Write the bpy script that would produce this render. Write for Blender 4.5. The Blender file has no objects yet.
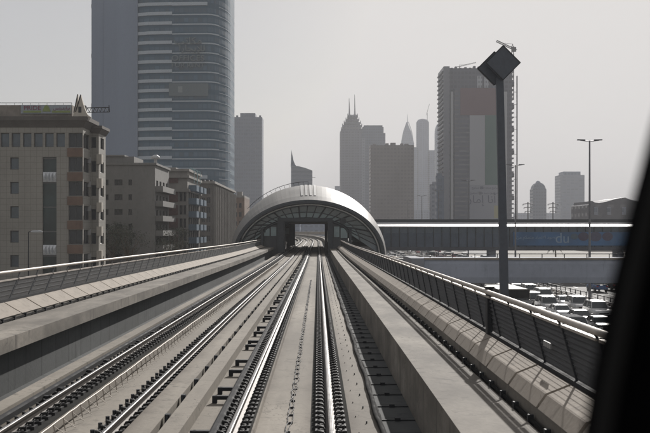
import bpy, math, random
from mathutils import Vector, Matrix
R = random.Random(7)
SC = bpy.context.scene
COL = SC.collection
PI = math.pi

# ------------------------------------------------------------------ camera
F, VX, HY, EYE = 900.0, 318.0, 230.0, 9.4          # focal length in photo pixels, vanishing point, eye height
cd = bpy.data.cameras.new('camera'); cam = bpy.data.objects.new('camera', cd); COL.objects.link(cam)
cam.location = (0, 0, EYE); cam.rotation_euler = (PI/2, 0, 0)
cd.sensor_width = 36; cd.lens = 36*F/650
cd.shift_x = (325-VX)/650; cd.shift_y = -(216.5-HY)/650
cd.clip_start = 0.05; cd.clip_end = 12000
cd.dof.use_dof = True; cd.dof.focus_distance = 45; cd.dof.aperture_fstop = 4.0
SC.camera = cam
# ------------------------------------------------------------------ sky and sun
SUN_EL, SUN_AZ = 27.0, 17.0                        # azimuth to the right of the viewing direction (+Y)
w = bpy.data.worlds.new('World'); SC.world = w; w.use_nodes = True
nt = w.node_tree; nt.nodes.clear()
sky = nt.nodes.new('ShaderNodeTexSky'); sky.sky_type = 'NISHITA'; sky.sun_disc = False
sky.sun_elevation = math.radians(SUN_EL); sky.sun_rotation = math.radians(SUN_AZ)
sky.dust_density = 1.0; sky.air_density = 1.0; sky.ozone_density = 1.5
hs = nt.nodes.new('ShaderNodeHueSaturation'); hs.inputs['Saturation'].default_value = 0.5
bg = nt.nodes.new('ShaderNodeBackground'); bg.inputs['Strength'].default_value = 0.059
ow = nt.nodes.new('ShaderNodeOutputWorld')
nt.links.new(sky.outputs[0], hs.inputs['Color']); tn = nt.nodes.new('ShaderNodeMix'); tn.data_type = 'RGBA'; tn.blend_type = 'MULTIPLY'; tn.inputs[0].default_value = 1; tn.inputs[7].default_value = (1.0, .975, .95, 1)
nt.links.new(hs.outputs[0], tn.inputs[6])
dk = nt.nodes.new('ShaderNodeMix'); dk.data_type = 'RGBA'; dk.blend_type = 'DARKEN'; dk.inputs[0].default_value = 1; dk.inputs[7].default_value = (12.6, 12.3, 12.1, 1)   # dust flattens the glare round the sun
fl = nt.nodes.new('ShaderNodeMix'); fl.data_type = 'RGBA'; fl.inputs[0].default_value = .33; fl.inputs[7].default_value = (11.3, 10.8, 10.4, 1)   # dust evens out the sky
nt.links.new(tn.outputs[2], dk.inputs[6]); nt.links.new(dk.outputs[2], fl.inputs[6]); nt.links.new(fl.outputs[2], bg.inputs[0]); nt.links.new(bg.outputs[0], ow.inputs[0])
sl = bpy.data.lights.new('sun', 'SUN'); sun = bpy.data.objects.new('sun', sl); COL.objects.link(sun)
sl.energy = 5.0; sl.angle = math.radians(0.6); sl.color = (1.0, 0.96, 0.915)
el, az = math.radians(SUN_EL), math.radians(SUN_AZ)
sdir = Vector((math.sin(az)*math.cos(el), math.cos(az)*math.cos(el), math.sin(el)))
sun.rotation_euler = sdir.to_track_quat('Z', 'Y').to_euler()
SC.view_settings.view_transform = 'Standard'; SC.view_settings.look = 'None'
SC.view_settings.exposure = 0.15; SC.view_settings.gamma = 1.0; SC.view_settings.use_curve_mapping = False
SC.render.engine = 'CYCLES'
SC.cycles.use_denoising = True
try: SC.cycles.denoiser = 'OPENIMAGEDENOISE'
except Exception: pass
SC.cycles.max_bounces = 5; SC.cycles.volume_bounces = 0
SC.cycles.sample_clamp_indirect = 4.0

# ------------------------------------------------------------------ materials
MATS = {}
def _m(name):
    m = bpy.data.materials.new(name); m.use_nodes = True
    return m, m.node_tree, m.node_tree.nodes['Principled BSDF']
def math_node(nt, op, a, b=None, c=None):
    n = nt.nodes.new('ShaderNodeMath'); n.operation = op
    for i, v in enumerate((a, b, c)):
        if v is None: continue
        if isinstance(v, (int, float)): n.inputs[i].default_value = v
        else: nt.links.new(v, n.inputs[i])
    return n.outputs[0]
def mixc(nt, fac, a, b, mode='MIX'):
    n = nt.nodes.new('ShaderNodeMix'); n.data_type = 'RGBA'; n.blend_type = mode
    for s, v in ((n.inputs[0], fac), (n.inputs[6], a), (n.inputs[7], b)):
        if isinstance(v, (int, float)): s.default_value = v
        elif isinstance(v, tuple): s.default_value = (*v, 1)
        else: nt.links.new(v, s)
    return n.outputs[2]
def coords(nt):
    tc = nt.nodes.new('ShaderNodeTexCoord'); sp = nt.nodes.new('ShaderNodeSeparateXYZ')
    nt.links.new(tc.outputs['Object'], sp.inputs[0]); return tc.outputs['Object'], sp.outputs
def noise(nt, vec, scale, detail=4, stretch=None, rough=.6):
    if stretch:
        mp = nt.nodes.new('ShaderNodeMapping'); mp.inputs['Scale'].default_value = stretch
        nt.links.new(vec, mp.inputs[0]); vec = mp.outputs[0]
    n = nt.nodes.new('ShaderNodeTexNoise'); n.inputs['Scale'].default_value = scale
    n.inputs['Detail'].default_value = detail; n.inputs['Roughness'].default_value = rough
    nt.links.new(vec, n.inputs['Vector']); return n.outputs[0]
def ramp(nt, fac, a, b, lo, hi):
    n = nt.nodes.new('ShaderNodeMapRange'); n.inputs[1].default_value = lo; n.inputs[2].default_value = hi
    n.inputs[3].default_value = a; n.inputs[4].default_value = b; n.clamp = True
    nt.links.new(fac, n.inputs[0]); return n.outputs[0]
def weathered(name, col, rough=.85, var=.25, joint=None, streak=(1, .15, 1), big=.5, fine=14, bump=.25, spec=.3, metallic=0, jx=0.012, bands=None, cracks=0):
    """base colour broken by large stains, fine grain and optional cast joints across Y"""
    if name in MATS: return MATS[name]
    m, nt, b = _m(name)
    v, xyz = coords(nt)
    n1 = noise(nt, v, big, 5, streak); n2 = noise(nt, v, fine, 4); n3 = noise(nt, v, 2.2, 5, (1, .4, 1))
    c = mixc(nt, ramp(nt, n1, 0, 1, .35, .68), tuple(x*(1-var) for x in col), tuple(min(1, x*(1+var*.5)) for x in col))
    c = mixc(nt, ramp(nt, n3, 0, var*1.2, .52, .72), c, tuple(x*.5 for x in col))
    c = mixc(nt, ramp(nt, n2, 0, .35*var*2, .45, .7), c, tuple(x*.55 for x in col))
    n4 = noise(nt, v, 4.5, 4, (1, 1, .10)); n5 = noise(nt, v, .9, 3)
    c = mixc(nt, math_node(nt, 'MULTIPLY', ramp(nt, n4, 0, var*2.2, .54, .66), ramp(nt, n5, 0, 1, .42, .62)), c, tuple(x*.42 for x in col))
    if cracks:      # hairline cracks, only here and there
        vo = nt.nodes.new('ShaderNodeTexVoronoi'); vo.feature = 'DISTANCE_TO_EDGE'; vo.inputs['Scale'].default_value = .9
        wv = nt.nodes.new('ShaderNodeVectorMath'); wv.operation = 'ADD'; nz = nt.nodes.new('ShaderNodeTexNoise'); nz.inputs['Scale'].default_value = 2.5
        nt.links.new(v, nz.inputs['Vector']); nt.links.new(v, wv.inputs[0]); nt.links.new(nz.outputs['Color'], wv.inputs[1]); nt.links.new(wv.outputs[0], vo.inputs['Vector'])
        ck = math_node(nt, 'MULTIPLY', math_node(nt, 'LESS_THAN', vo.outputs['Distance'], .006), ramp(nt, noise(nt, v, .35, 2), 0, cracks, .5, .56))
        c = mixc(nt, ck, c, tuple(x*.3 for x in col))
    for xb, wb in (bands or ()):      # rust and brake dust beside a rail
        d = math_node(nt, 'ABSOLUTE', math_node(nt, 'SUBTRACT', xyz[0], xb))
        f = math_node(nt, 'MULTIPLY', ramp(nt, d, .75, 0, wb*.45, wb), ramp(nt, n3, .45, 1, .35, .65))
        c = mixc(nt, f, c, (.085, .068, .052))
    if joint:
        fr = math_node(nt, 'FRACT', math_node(nt, 'DIVIDE', xyz[1], joint))
        ln = math_node(nt, 'LESS_THAN', fr, jx/joint)
        c = mixc(nt, math_node(nt, 'MULTIPLY', ln, .8), c, tuple(x*.2 for x in col))
        cell = math_node(nt, 'FLOOR', math_node(nt, 'DIVIDE', xyz[1], joint))
        wn = nt.nodes.new('ShaderNodeTexWhiteNoise'); wn.noise_dimensions = '1D'; nt.links.new(cell, wn.inputs['W'])
        c = mixc(nt, math_node(nt, 'MULTIPLY', wn.outputs[0], var*.7), c, tuple(x*.55 for x in col))
    nt.links.new(c, b.inputs['Base Color'])
    b.inputs['Roughness'].default_value = rough; b.inputs['Metallic'].default_value = metallic
    b.inputs['Specular IOR Level'].default_value = spec
    if bump:
        bp = nt.nodes.new('ShaderNodeBump'); bp.inputs['Strength'].default_value = bump; bp.inputs['Distance'].default_value = .02
        nt.links.new(n2, bp.inputs['Height']); nt.links.new(bp.outputs[0], b.inputs['Normal'])
    MATS[name] = m; return m
def facade(name, wall, glass, fh, bw, fz=.5, fu=.6, rough=.5, vertical=False, jitter=.35, z0=0, metal=0.0):
    """repeating storeys and bays for distant blocks: wall colour with recess-coloured panes"""
    if name in MATS: return MATS[name]
    m, nt, b = _m(name)
    v, xyz = coords(nt)
    u = math_node(nt, 'ADD', xyz[0], xyz[1])
    zf = math_node(nt, 'DIVIDE', math_node(nt, 'ADD', xyz[2], -z0), fh); uf = math_node(nt, 'DIVIDE', u, bw)
    a = math_node(nt, 'LESS_THAN', math_node(nt, 'FRACT', zf), fz)
    c = math_node(nt, 'LESS_THAN', math_node(nt, 'FRACT', uf), fu)
    mask = math_node(nt, 'MULTIPLY', a, c)
    cx = nt.nodes.new('ShaderNodeCombineXYZ')
    nt.links.new(math_node(nt, 'FLOOR', zf), cx.inputs[0]); nt.links.new(math_node(nt, 'FLOOR', uf), cx.inputs[1])
    wn = nt.nodes.new('ShaderNodeTexWhiteNoise'); nt.links.new(cx.outputs[0], wn.inputs['Vector'])
    gl = mixc(nt, math_node(nt, 'MULTIPLY', wn.outputs[0], jitter), glass, tuple(min(1, x*2.2+.02) for x in glass))
    nn = noise(nt, v, .08, 4); wl = mixc(nt, ramp(nt, nn, 0, .5, .35, .65), wall, tuple(x*.75 for x in wall))
    nt.links.new(mixc(nt, mask, wl, gl), b.inputs['Base Color'])
    nt.links.new(ramp(nt, mask, rough+.3, rough*.5, 0, 1), b.inputs['Roughness'])
    b.inputs['Metallic'].default_value = metal
    MATS[name] = m; return m
def plain(name, col, rough=.5, metallic=0, spec=.5, var=.12, scale=3):
    if name in MATS: return MATS[name]
    m, nt, b = _m(name); v, xyz = coords(nt)
    n = noise(nt, v, scale, 4)
    nt.links.new(mixc(nt, ramp(nt, n, 0, 1, .35, .65), tuple(x*(1-var) for x in col), tuple(min(1, x*(1+var)) for x in col)), b.inputs['Base Color'])
    nt.links.new(ramp(nt, n, rough*.85, min(1, rough*1.15), .3, .7), b.inputs['Roughness'])
    b.inputs['Metallic'].default_value = metallic; b.inputs['Specular IOR Level'].default_value = spec
    MATS[name] = m; return m

SLAB   = weathered('slab_concrete', (.29, .262, .222), joint=7.4, var=.34, cracks=.7, bands=((2.60,.52),(1.10,.50),(-.73,.48),(-2.17,.5)))
WALK   = weathered('walkway_concrete', (.26, .237, .205), joint=3.7, var=.5, cracks=.8, streak=(1.2, .5, 1), big=.9)
COPE   = weathered('coping_concrete', (.38, .335, .285), var=.28, cracks=.4, bump=.15)
TROUGH_SHADE = weathered('trough_concrete_shade', (.095, .10, .10), joint=1.2, var=.35, jx=.03)  # concrete darkened so its colour carries the shade of channels and left wall
DECK   = weathered('deck_concrete', (.33, .31, .28), var=.3)
PAD    = weathered('fastener_steel', (.045, .045, .045), rough=.6, var=.3, fine=40)
BED_SHADE    = weathered('rail_bed_shade', (.045, .045, .042), var=.35, joint=.7, rough=1, spec=.05)  # near-black colour paints in the shadows between the fasteners
RUST   = weathered('rail_side_steel', (.07, .058, .048), rough=.55, var=.3, fine=30, metallic=.3)
SHINE  = plain('polished_rail_head', (.42, .41, .40), rough=.3, metallic=1, var=.08)
BLACK  = plain('black_rubber', (.015, .015, .015), rough=.9, spec=.1)
RUBR   = plain('dull_cover_plastic', (.035,.036,.038), rough=.85, spec=.15)
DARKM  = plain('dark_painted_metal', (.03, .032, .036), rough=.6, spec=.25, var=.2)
PANEL  = weathered('perforated_panel_metal', (.07, .07, .072), rough=.5, var=.25, metallic=.4, fine=60)
def mesh_mat(name, col, hole):
    m = weathered(name, col, rough=.5, var=.25, metallic=.3, fine=60); nt = m.node_tree
    b = nt.nodes['Principled BSDF']; o = [n for n in nt.nodes if n.type == 'OUTPUT_MATERIAL'][0]
    t = nt.nodes.new('ShaderNodeBsdfTransparent'); x = nt.nodes.new('ShaderNodeMixShader'); x.inputs[0].default_value = hole
    nt.links.new(b.outputs[0], x.inputs[1]); nt.links.new(t.outputs[0], x.inputs[2]); nt.links.new(x.outputs[0], o.inputs[0]); return m
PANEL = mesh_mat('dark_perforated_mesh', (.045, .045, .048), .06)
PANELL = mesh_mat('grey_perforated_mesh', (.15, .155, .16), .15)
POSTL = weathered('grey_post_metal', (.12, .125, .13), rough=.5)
RAILM  = plain('handrail_aluminium', (.42, .38, .34), rough=.55, metallic=.3, var=.15)
SLATE  = weathered('slate_girder_concrete', (.42, .45, .52), var=.15, big=.25)
ASPH   = weathered('asphalt', (.075, .073, .070), var=.25, big=.12, fine=6, streak=(1, .08, 1), rough=.8)
SAND   = weathered('sandy_ground', (.22, .20, .17), var=.3, big=.02, fine=.6)
PAINTW = plain('road_paint', (.7, .69, .66), rough=.6, var=.15)
GLASSD = plain('dark_glass', (.03, .04, .045), rough=.12, spec=.8)

# ------------------------------------------------------------------ mesh helpers
class MB:
    def __init__(s): s.v, s.f, s.mi, s.sm = [], [], [], []
    def add(s, vs, fs, mi=0, smooth=False):
        o = len(s.v); s.v += [tuple(p) for p in vs]
        for f in fs: s.f.append(tuple(o+i for i in f)); s.mi.append(mi); s.sm.append(smooth)
    def box(s, x0, x1, y0, y1, z0, z1, mi=0, rot=None, at=None):
        vs = [Vector(p) for p in ((x0,y0,z0),(x1,y0,z0),(x1,y1,z0),(x0,y1,z0),(x0,y0,z1),(x1,y0,z1),(x1,y1,z1),(x0,y1,z1))]
        if rot is not None: vs = [rot @ p for p in vs]
        if at is not None: vs = [p + Vector(at) for p in vs]
        s.add(vs, [(0,3,2,1),(4,5,6,7),(0,1,5,4),(1,2,6,5),(2,3,7,6),(3,0,4,7)], mi)
    def tube(s, pts, r, n=8, mi=0, r2=None, closed=False, smooth=True):
        pts = [Vector(p) for p in pts]; rings = []
        for i, p in enumerate(pts):
            a = pts[max(0, i-1)]; b = pts[min(len(pts)-1, i+1)]
            d = (b-a).normalized(); up = Vector((0,0,1)) if abs(d.z) < .9 else Vector((1,0,0))
            e = d.cross(up).normalized(); g = e.cross(d)
            rr = r if r2 is None else r + (r2-r)*i/(len(pts)-1)
            rings.append([p + e*math.cos(2*PI*k/n)*rr + g*math.sin(2*PI*k/n)*rr for k in range(n)])
        vs = [q for rg in rings for q in rg]; fs = []
        for i in range(len(pts)-1):
            for k in range(n): fs.append((i*n+k, i*n+(k+1)%n, (i+1)*n+(k+1)%n, (i+1)*n+k))
        s.add(vs, fs, mi, smooth)
        s.add(rings[0], [tuple(range(n-1,-1,-1))], mi); s.add(rings[-1], [tuple(range(n))], mi)
    def loft(s, rings, mi=0, smooth=False, caps=True):
        n = len(rings[0]); vs = [q for rg in rings for q in rg]; fs = []
        for i in range(len(rings)-1):
            for k in range(n): fs.append((i*n+k, i*n+(k+1)%n, (i+1)*n+(k+1)%n, (i+1)*n+k))
        s.add(vs, fs, mi, smooth)
        if caps: s.add(rings[0], [tuple(range(n-1,-1,-1))], mi); s.add(rings[-1], [tuple(range(n))], mi)
    def prism(s, poly, z0, z1, mi=0):      # poly in XY
        s.loft([[(x,y,z0) for x,y in poly],[(x,y,z1) for x,y in poly]], mi)
    def prism_y(s, poly, y0, y1, mi=0, smooth=False):    # poly in XZ
        s.loft([[(x,y0,z) for x,z in poly],[(x,y1,z) for x,z in poly]], mi, smooth)
    def build(s, name, mats, parent=None):
        off = Vector((0,0,0)); p = parent
        while p is not None: off += p.location; p = p.parent
        me = bpy.data.meshes.new(name)
        me.from_pydata([tuple(Vector(q)-off) for q in s.v], [], s.f)
        for m in (mats if isinstance(mats, (list, tuple)) else [mats]): me.materials.append(m)
        me.polygons.foreach_set('material_index', s.mi); me.polygons.foreach_set('use_smooth', s.sm)
        me.update()
        o = bpy.data.objects.new(name, me); COL.objects.link(o)
        if parent is not None: o.parent = parent
        return o
def tag(o, label=None, cat=None, group=None, kind=None):
    for k, v in (('label', label), ('category', cat), ('group', group), ('kind', kind)):
        if v: o[k] = v
    return o
def thing(name, loc, label, cat, group=None):
    o = bpy.data.objects.new(name, None); o.empty_display_size = .2; o.location = loc; COL.objects.link(o)
    return tag(o, label, cat, group)
def copy_tree(o, parent=None):
    c = o.copy(); COL.objects.link(c); c.parent = parent
    for ch in list(o.children): copy_tree(ch, c)
    return c
def P(x, y, Z): return Vector(((x-VX)/F*Z, Z, EYE-(y-HY)/F*Z))
def X_(x, Z): return (x-VX)/F*Z
def Z_(y, Z): return EYE-(y-HY)/F*Z
def text_mesh(name, s, size, mat, parent, loc, face='-Y', mirror=False, label=None, extrude=.02, squash=1.0):
    c = bpy.data.curves.new('txt', 'FONT'); c.body = s; c.size = size; c.extrude = extrude; c.align_x = 'CENTER'
    t = bpy.data.objects.new('txt', c); COL.objects.link(t); bpy.context.view_layer.update()
    me = bpy.data.meshes.new_from_object(t.evaluated_get(bpy.context.evaluated_depsgraph_get()))
    bpy.data.objects.remove(t); me.materials.clear(); me.materials.append(mat)
    me.transform(Matrix.Diagonal((squash, 1, 1, 1))); me.transform(Matrix.Rotation(PI/2, 4, 'X'))
    off = Vector((0,0,0)); p = parent
    while p is not None: off += p.location; p = p.parent
    me.transform(Matrix.Translation(Vector(loc)-off))
    o = bpy.data.objects.new(name, me); COL.objects.link(o); o.parent = parent
    if label: o['label'] = label
    return o

# ------------------------------------------------------------------ the line of the viaduct
def sstep(a, b, x):
    t = max(0, min(1, (x-a)/(b-a))); return t*t*(3-2*t)
def path(Y):
    cx = 0.0; dz = -.28*sstep(12, 100, Y)
    if Y > 250: cx = -(Y-250)**2/(2*900.0)
    if Y > 200: dz += .9*sstep(200, 420, Y)
    return cx, dz
def zs(a, b):
    out = []; y = a
    while y < b:
        out.append(y); y += 4 if y < 130 else 10
    out.append(b); return out
def sweep(mb, prof, a, b, mi=0, smooth=False, caps=True):
    rings = []
    for Y in zs(a, b):
        cx, dz = path(Y); rings.append([(cx+x, Y, EYE-h+dz) for x, h in prof])
    mb.loft(rings, mi, smooth, caps)
def rect(x0, x1, ht, hb): return [(x0, hb), (x1, hb), (x1, ht), (x0, ht)]
YS, YE, YST = 3.0, 640.0, 130.0

# ------------------------------------------------------------------ ground and roads
g = MB(); n = 24
for i in range(n):
    for j in range(n):
        x0, x1 = -4200+8400*i/n, -4200+8400*(i+1)/n; y0, y1 = -200+6600*j/n, -200+6600*(j+1)/n
        g.add([(x0,y0,0),(x1,y0,0),(x1,y1,0),(x0,y1,0)], [(0,1,2,3)])
tag(g.build('ground', SAND), kind='structure')
def strip(name, x0, x1, y0, y1, z, mat, h=None):
    m = MB()
    if h: m.box(x0, x1, y0, y1, z, z+h)
    else: m.add([(x0,y0,z),(x1,y0,z),(x1,y1,z),(x0,y1,z)], [(0,1,2,3)])
    return tag(m.build(name, mat), kind='structure')
strip('highway_road', 11.5, 31.3, -60, 3000, .02, ASPH)
strip('highway_road', 34.6, 55.5, -60, 3000, .02, ASPH)
strip('service_road', 60, 72, -60, 3000, .02, ASPH)
strip('side_street', -24, -11, -60, 3000, .02, ASPH)
strip('median', 31.3, 34.6, -60, 3000, 0, weathered('median_concrete', (.36,.34,.31)), .15)
strip('pavement', -27, -24, -60, 1000, 0, weathered('pavement_block', (.34,.31,.28)), .13)
mk = MB()
for x in (15.4, 19.0, 22.6, 26.2, 38.4, 42.2, 46.0, 49.8):
    for k in range(70):
        y = 20+k*9; mk.add([(x-.08,y,.026),(x+.08,y,.026),(x+.08,y+3,.026),(x-.08,y+3,.026)], [(0,1,2,3)])
for x in (12.1, 30.8, 35.1, 54.9):
    mk.add([(x-.09,-50,.026),(x+.09,-50,.026),(x+.09,2500,.026),(x-.09,2500,.026)], [(0,1,2,3)])
tag(mk.build('road_markings', PAINTW), kind='structure')

# ------------------------------------------------------------------ viaduct with its track slabs
vi = thing('viaduct', (-2.4, 3, 0), 'long concrete railway viaduct carrying both tracks towards the arched station', 'viaduct')
m = MB(); sweep(m, [(-8.2,3.62),(-5.72,3.62),(-5.72,3.42),(3.25,3.42),(3.25,3.75),(1.6,4.2),(-.3,5.6),(-4.6,5.6),(-6.5,4.2),(-8.2,3.75)], YS, YE); m.build('deck', DECK, vi)
m = MB(); sweep(m, rect(-1.02, 1.04, 3.18, 3.42), YS, YE); m.build('track_slab', SLAB, vi)
m = MB(); sweep(m, [(-1.66,3.42),(-.93,3.42),(-1.0,3.10),(-1.66,3.10)], YS, YE); m.build('rail_plinth', SLAB, vi)
m = MB(); sweep(m, rect(-2.05, -1.66, 3.20, 3.42), YS, YE); m.build('track_slab', SLAB, vi)
m = MB(); sweep(m, rect(-2.36, -2.05, 2.98, 3.42), YS, YE); m.build('centre_kerb', SLAB, vi)
m = MB(); sweep(m, rect(-2.92, -2.50, 3.02, 3.42), YS, YE); m.build('centre_kerb', SLAB, vi)
m = MB(); sweep(m, rect(-4.14, -2.92, 3.20, 3.42), YS, YE); m.build('track_slab', SLAB, vi)
m = MB(); sweep(m, [(-4.86,3.42),(-4.14,3.42),(-4.2,3.06),(-4.86,3.06)], YS, YE); m.build('rail_plinth', SLAB, vi)
m = MB(); sweep(m, rect(-5.72, -5.40, 3.08, 3.66), YS, YE); m.build('cable_kerb', SLAB, vi)
m = MB(); sweep(m, rect(1.04, 1.73, 3.38, 3.42), YS, YE); m.build('drain_channel', TROUGH_SHADE, vi)
m = MB(); sweep(m, rect(-6.82, -5.72, 3.58, 3.62), YS, YE); m.build('drain_channel', TROUGH_SHADE, vi)
m = MB(); sweep(m, [(1.73,3.42),(2.69,3.42),(2.69,2.46),(1.73,2.46)], YS, YE); tag(m.build('walkway', WALK, vi), 'right hand emergency walkway')
m = MB(); sweep(m, [(-7.62,2.56),(-6.5,2.56),(-6.5,2.25),(-7.62,2.25)], YS, YE); tag(m.build('walkway', WALK, vi), 'left hand emergency walkway')
m = MB(); sweep(m, [(-7.62,3.66),(-6.82,3.66),(-6.82,2.563),(-7.62,2.563)], YS, YE); m.build('walkway_wall', TROUGH_SHADE, vi)
m = MB(); sweep(m, rect(2.80, 3.30, 2.262, 3.42), YS, YE); m.build('edge_beam', WALK, vi)
m = MB(); sweep(m, rect(-8.28, -7.74, 2.152, 3.42), YS, YE); m.build('edge_beam', WALK, vi)
for (x0, x1, h) in ((-.12,.52,3.172),(-1.6,-1.03,3.092),(-4.85,-4.22,3.052),(-3.42,-2.94,3.192)):
    m = MB(); sweep(m, rect(x0, x1, h, 3.42 if h > 3.1 else 3.3), YS, 460); m.build('rail_bed', BED_SHADE, vi)
for k in range(19):                                       # piers under the deck
    Y = 12+k*32; cx, dz = path(Y)
    m = MB(); m.tube([(cx-2.4,Y,-.5),(cx-2.4,Y,1.6)], .95, 20)
    m.loft([[(cx-2.4+math.cos(t*PI/10)*a, Y+math.sin(t*PI/10)*b, z) for t in range(20)] for a,b,z in ((.95,.95,1.6),(1.25,1.0,2.6),(2.1,1.1,3.82+dz))], smooth=True)
    m.build('pier', DECK, vi)
# transverse ribs in the drain, with a lump of packing on each
def repeat_part(name, proto, mat, ys, parent, place=None, label=None):
    """proto(mb, Y) draws one at distance Y. first 100 are objects sharing a mesh, the rest one object"""
    base = MB(); proto(base, 0.0, 0.0, 0.0); o0 = None
    off = Vector((0,0,0)); p = parent
    while p is not None: off += p.location; p = p.parent
    for k, Y in enumerate(ys[:100]):
        cx, dz = path(Y)
        if o0 is None:
            o0 = base.build(name, mat, None); o = o0
            if label: o['label'] = label
        else:
            o = o0.copy(); COL.objects.link(o)
        o.parent = parent; o.location = Vector((cx, Y, dz)) - off
    if len(ys) > 100:
        mb = MB()
        for Y in ys[100:]:
            cx, dz = path(Y); proto(mb, cx, Y, dz)
        o = mb.build(name, mat, parent); o['kind'] = 'stuff'
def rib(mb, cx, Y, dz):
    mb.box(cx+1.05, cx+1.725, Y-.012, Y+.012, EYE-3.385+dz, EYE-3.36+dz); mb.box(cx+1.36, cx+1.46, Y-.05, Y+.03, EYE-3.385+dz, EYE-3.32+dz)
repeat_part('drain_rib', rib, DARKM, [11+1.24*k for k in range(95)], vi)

# ------------------------------------------------------------------ running rails
def rail_thing(xc, top, label, shade):
    o = thing('running_rail', (xc, YS, EYE-top-.17), label, 'rail', 'running rails of the two tracks')
    prof = [(-.075,.165),(.075,.165),(.075,.15),(.012,.125),(.012,.045),(.036,.035),(.036,.004),(-.036,.004),(-.036,.035),(-.012,.045),(-.012,.125),(-.075,.15)]
    m = MB(); sweep(m, [(xc+x, top+h) for x, h in prof], YS, YE); m.build('rail_web', RUST, o)
    m = MB(); sweep(m, [(xc-.026, top+.0035),(xc+.026, top+.0035),(xc+.026,top),(xc+.019,top-.004),(xc-.019,top-.004),(xc-.026,top)], YS, YE, smooth=False); m.build('rail_head', SHINE, o)
    def fast(mb, cx, Y, dz):
        zb = EYE-top-.168+dz; c = cx+xc
        mb.box(c-.24, c+.24, Y-.085, Y+.085, zb-.004, zb+.0115)
        for s in (-1, 1):
            mb.box(min(c+s*.08, c+s*.24), max(c+s*.08, c+s*.24), Y-.085, Y+.085, zb+.012, zb+.045)
            mb.tube([(c+s*.09,Y-.05,zb+.05),(c+s*.12,Y-.06,zb+.10),(c+s*.19,Y-.02,zb+.105),(c+s*.19,Y+.04,zb+.085),(c+s*.10,Y+.05,zb+.06)], .016, 5)
            mb.tube([(c+s*.19,Y,zb+.03),(c+s*.19,Y,zb+.12)], .022, 6)
    repeat_part('rail_fastener', fast, PAD, [9.5+.36*k for k in range(320)], o)
    return o
rail_thing(.20, 2.943, 'right rail of the near track, just left of the sunlit slab edge and drain', 1)
rail_thing(-1.30, 2.943, 'left rail of the near track, beside the row of short black brackets', 1)
rail_thing(-3.13, 2.943, 'rail of the far track nearest the centre kerbs', 1)
rail_thing(-4.57, 2.88, 'leftmost of the four running rails, next to the left cable kerb', 1)

# power rail under a cover beside each track's outer/inner side, with brackets
def power_rail(xc, top, label, side):
    o = thing('power_rail', (xc, YS, EYE-top), label, 'power rail')
    m = MB(); sweep(m, [(xc-.05,top+.12),(xc+.05,top+.12),(xc+.06,top+.02),(xc+.03,top),(xc-.03,top),(xc-.06,top+.02)], YS, 400); m.build('cover', RUBR, o)
    def br(mb, cx, Y, dz):
        a, b = sorted((cx+xc, cx+xc+side*.34)); z = EYE-top+dz
        mb.box(a, b, Y-.05, Y+.05, z-.13, z-.06); mb.box(cx+xc-.05, cx+xc+.05, Y-.06, Y+.06, z-.32, z-.12)
        mb.box(cx+xc+side*.34-.045, cx+xc+side*.34+.045, Y-.04, Y+.04, z-.30, z-.06)
    ys = []; y = 12.2; k = 0
    while y < 150: ys.append(y); y += (1.55, 2.9, .9, 2.2)[k % 4]; k += 1
    repeat_part('bracket', br, DARKM, ys, o); return o
power_rail(-1.57, 3.0, 'dark covered power rail left of the near track with brackets reaching over the slab', -1)
power_rail(-5.12, 3.0, 'dark covered power rail left of the far track by the cable kerb', 1)

# cables and loops
def cable(name, xs, hh, r, mat, y0, y1, label, cat, wob=.03, n=220, seed=1, drop=None, group=None):
    q = random.Random(seed); m = MB(); pts = []
    for k in range(n+1):
        Y = y0*(y1/y0)**(k/n); cx, dz = path(Y)
        pts.append((cx+xs+wob*(math.sin(Y*.9+seed)+.6*math.sin(Y*2.3+1))+q.uniform(-.3,.3)*wob, Y, EYE-hh+dz+q.uniform(0,.012)))
    m.tube(pts, r, 6)
    if drop:
        Y = y0
        while Y < min(y1, 90):
            cx, dz = path(Y); z = EYE-hh+dz
            m.tube([(cx+xs,Y,z),(cx+xs+.02,Y+.05,z-drop)], r*.8, 5); m.tube([(cx+xs,Y,z-.02),(cx+xs+.12,Y+.28,z-drop)], r*.45, 4); Y += .52
    return tag(m.build(name, mat), label, cat, group)
cable('cable', 1.0, 3.135, .045, BLACK, 9, 129, 'black cable along the right slab edge, thickened to stand for the shadow band', 'cable', wob=.014, seed=3)  # extra thickness stands in for the dark shadow along the slab edge
cable('cable', 1.10, 3.33, .03, BLACK, 9, 129, 'thin black cable in the shaded drain beside the right slab', 'cable', wob=.02, seed=8)
cable('signal_loop_cable', -4.02, 2.96, .012, RAILM, 9, 110, 'thin pale cable strung on pins above the far track slab', 'cable', wob=.006, seed=4, drop=.22)
# zigzag loop clipped down the middle of the near track
m = MB(); q = random.Random(5); pts = []
Y = 9.0
while Y < 60:
    pts.append((-.50+q.uniform(-.018,.018), Y, EYE-3.17+path(Y)[1]+q.uniform(0,.015))); Y += .16
m.tube(pts, .008, 5); pts2 = [(p[0]+.05+q.uniform(-.03,.05), p[1]+.05, p[2]+.01) for p in pts]; m.tube(pts2, .006, 5)
for k, p in enumerate(pts):
    if k % 4 == 0: m.box(p[0]-.01, p[0]+.07, p[1]-.008, p[1]+.008, EYE-3.18+path(p[1])[1], p[2]+.008)
tag(m.build('signal_loop_cable', DARKM), 'tangled dark loop cable clipped down the middle of the near slab', 'cable')
def nick(mb, cx, Y, dz):      # junction boxes hanging in the gap between the two centre kerbs
    mb.box(cx-2.47, cx-2.39, Y-.05, Y+.05, EYE-3.2+dz, EYE-2.97+dz); mb.tube([(cx-2.43,Y-.03,EYE-2.98+dz),(cx-2.43,Y-.22,EYE-3.2+dz)], .02, 6)
ct = thing('centre_cable_run', (-2.43, YS, EYE-3.4), 'dark cable run with hanging clamps in the gap between the centre kerbs', 'cable run')
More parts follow.
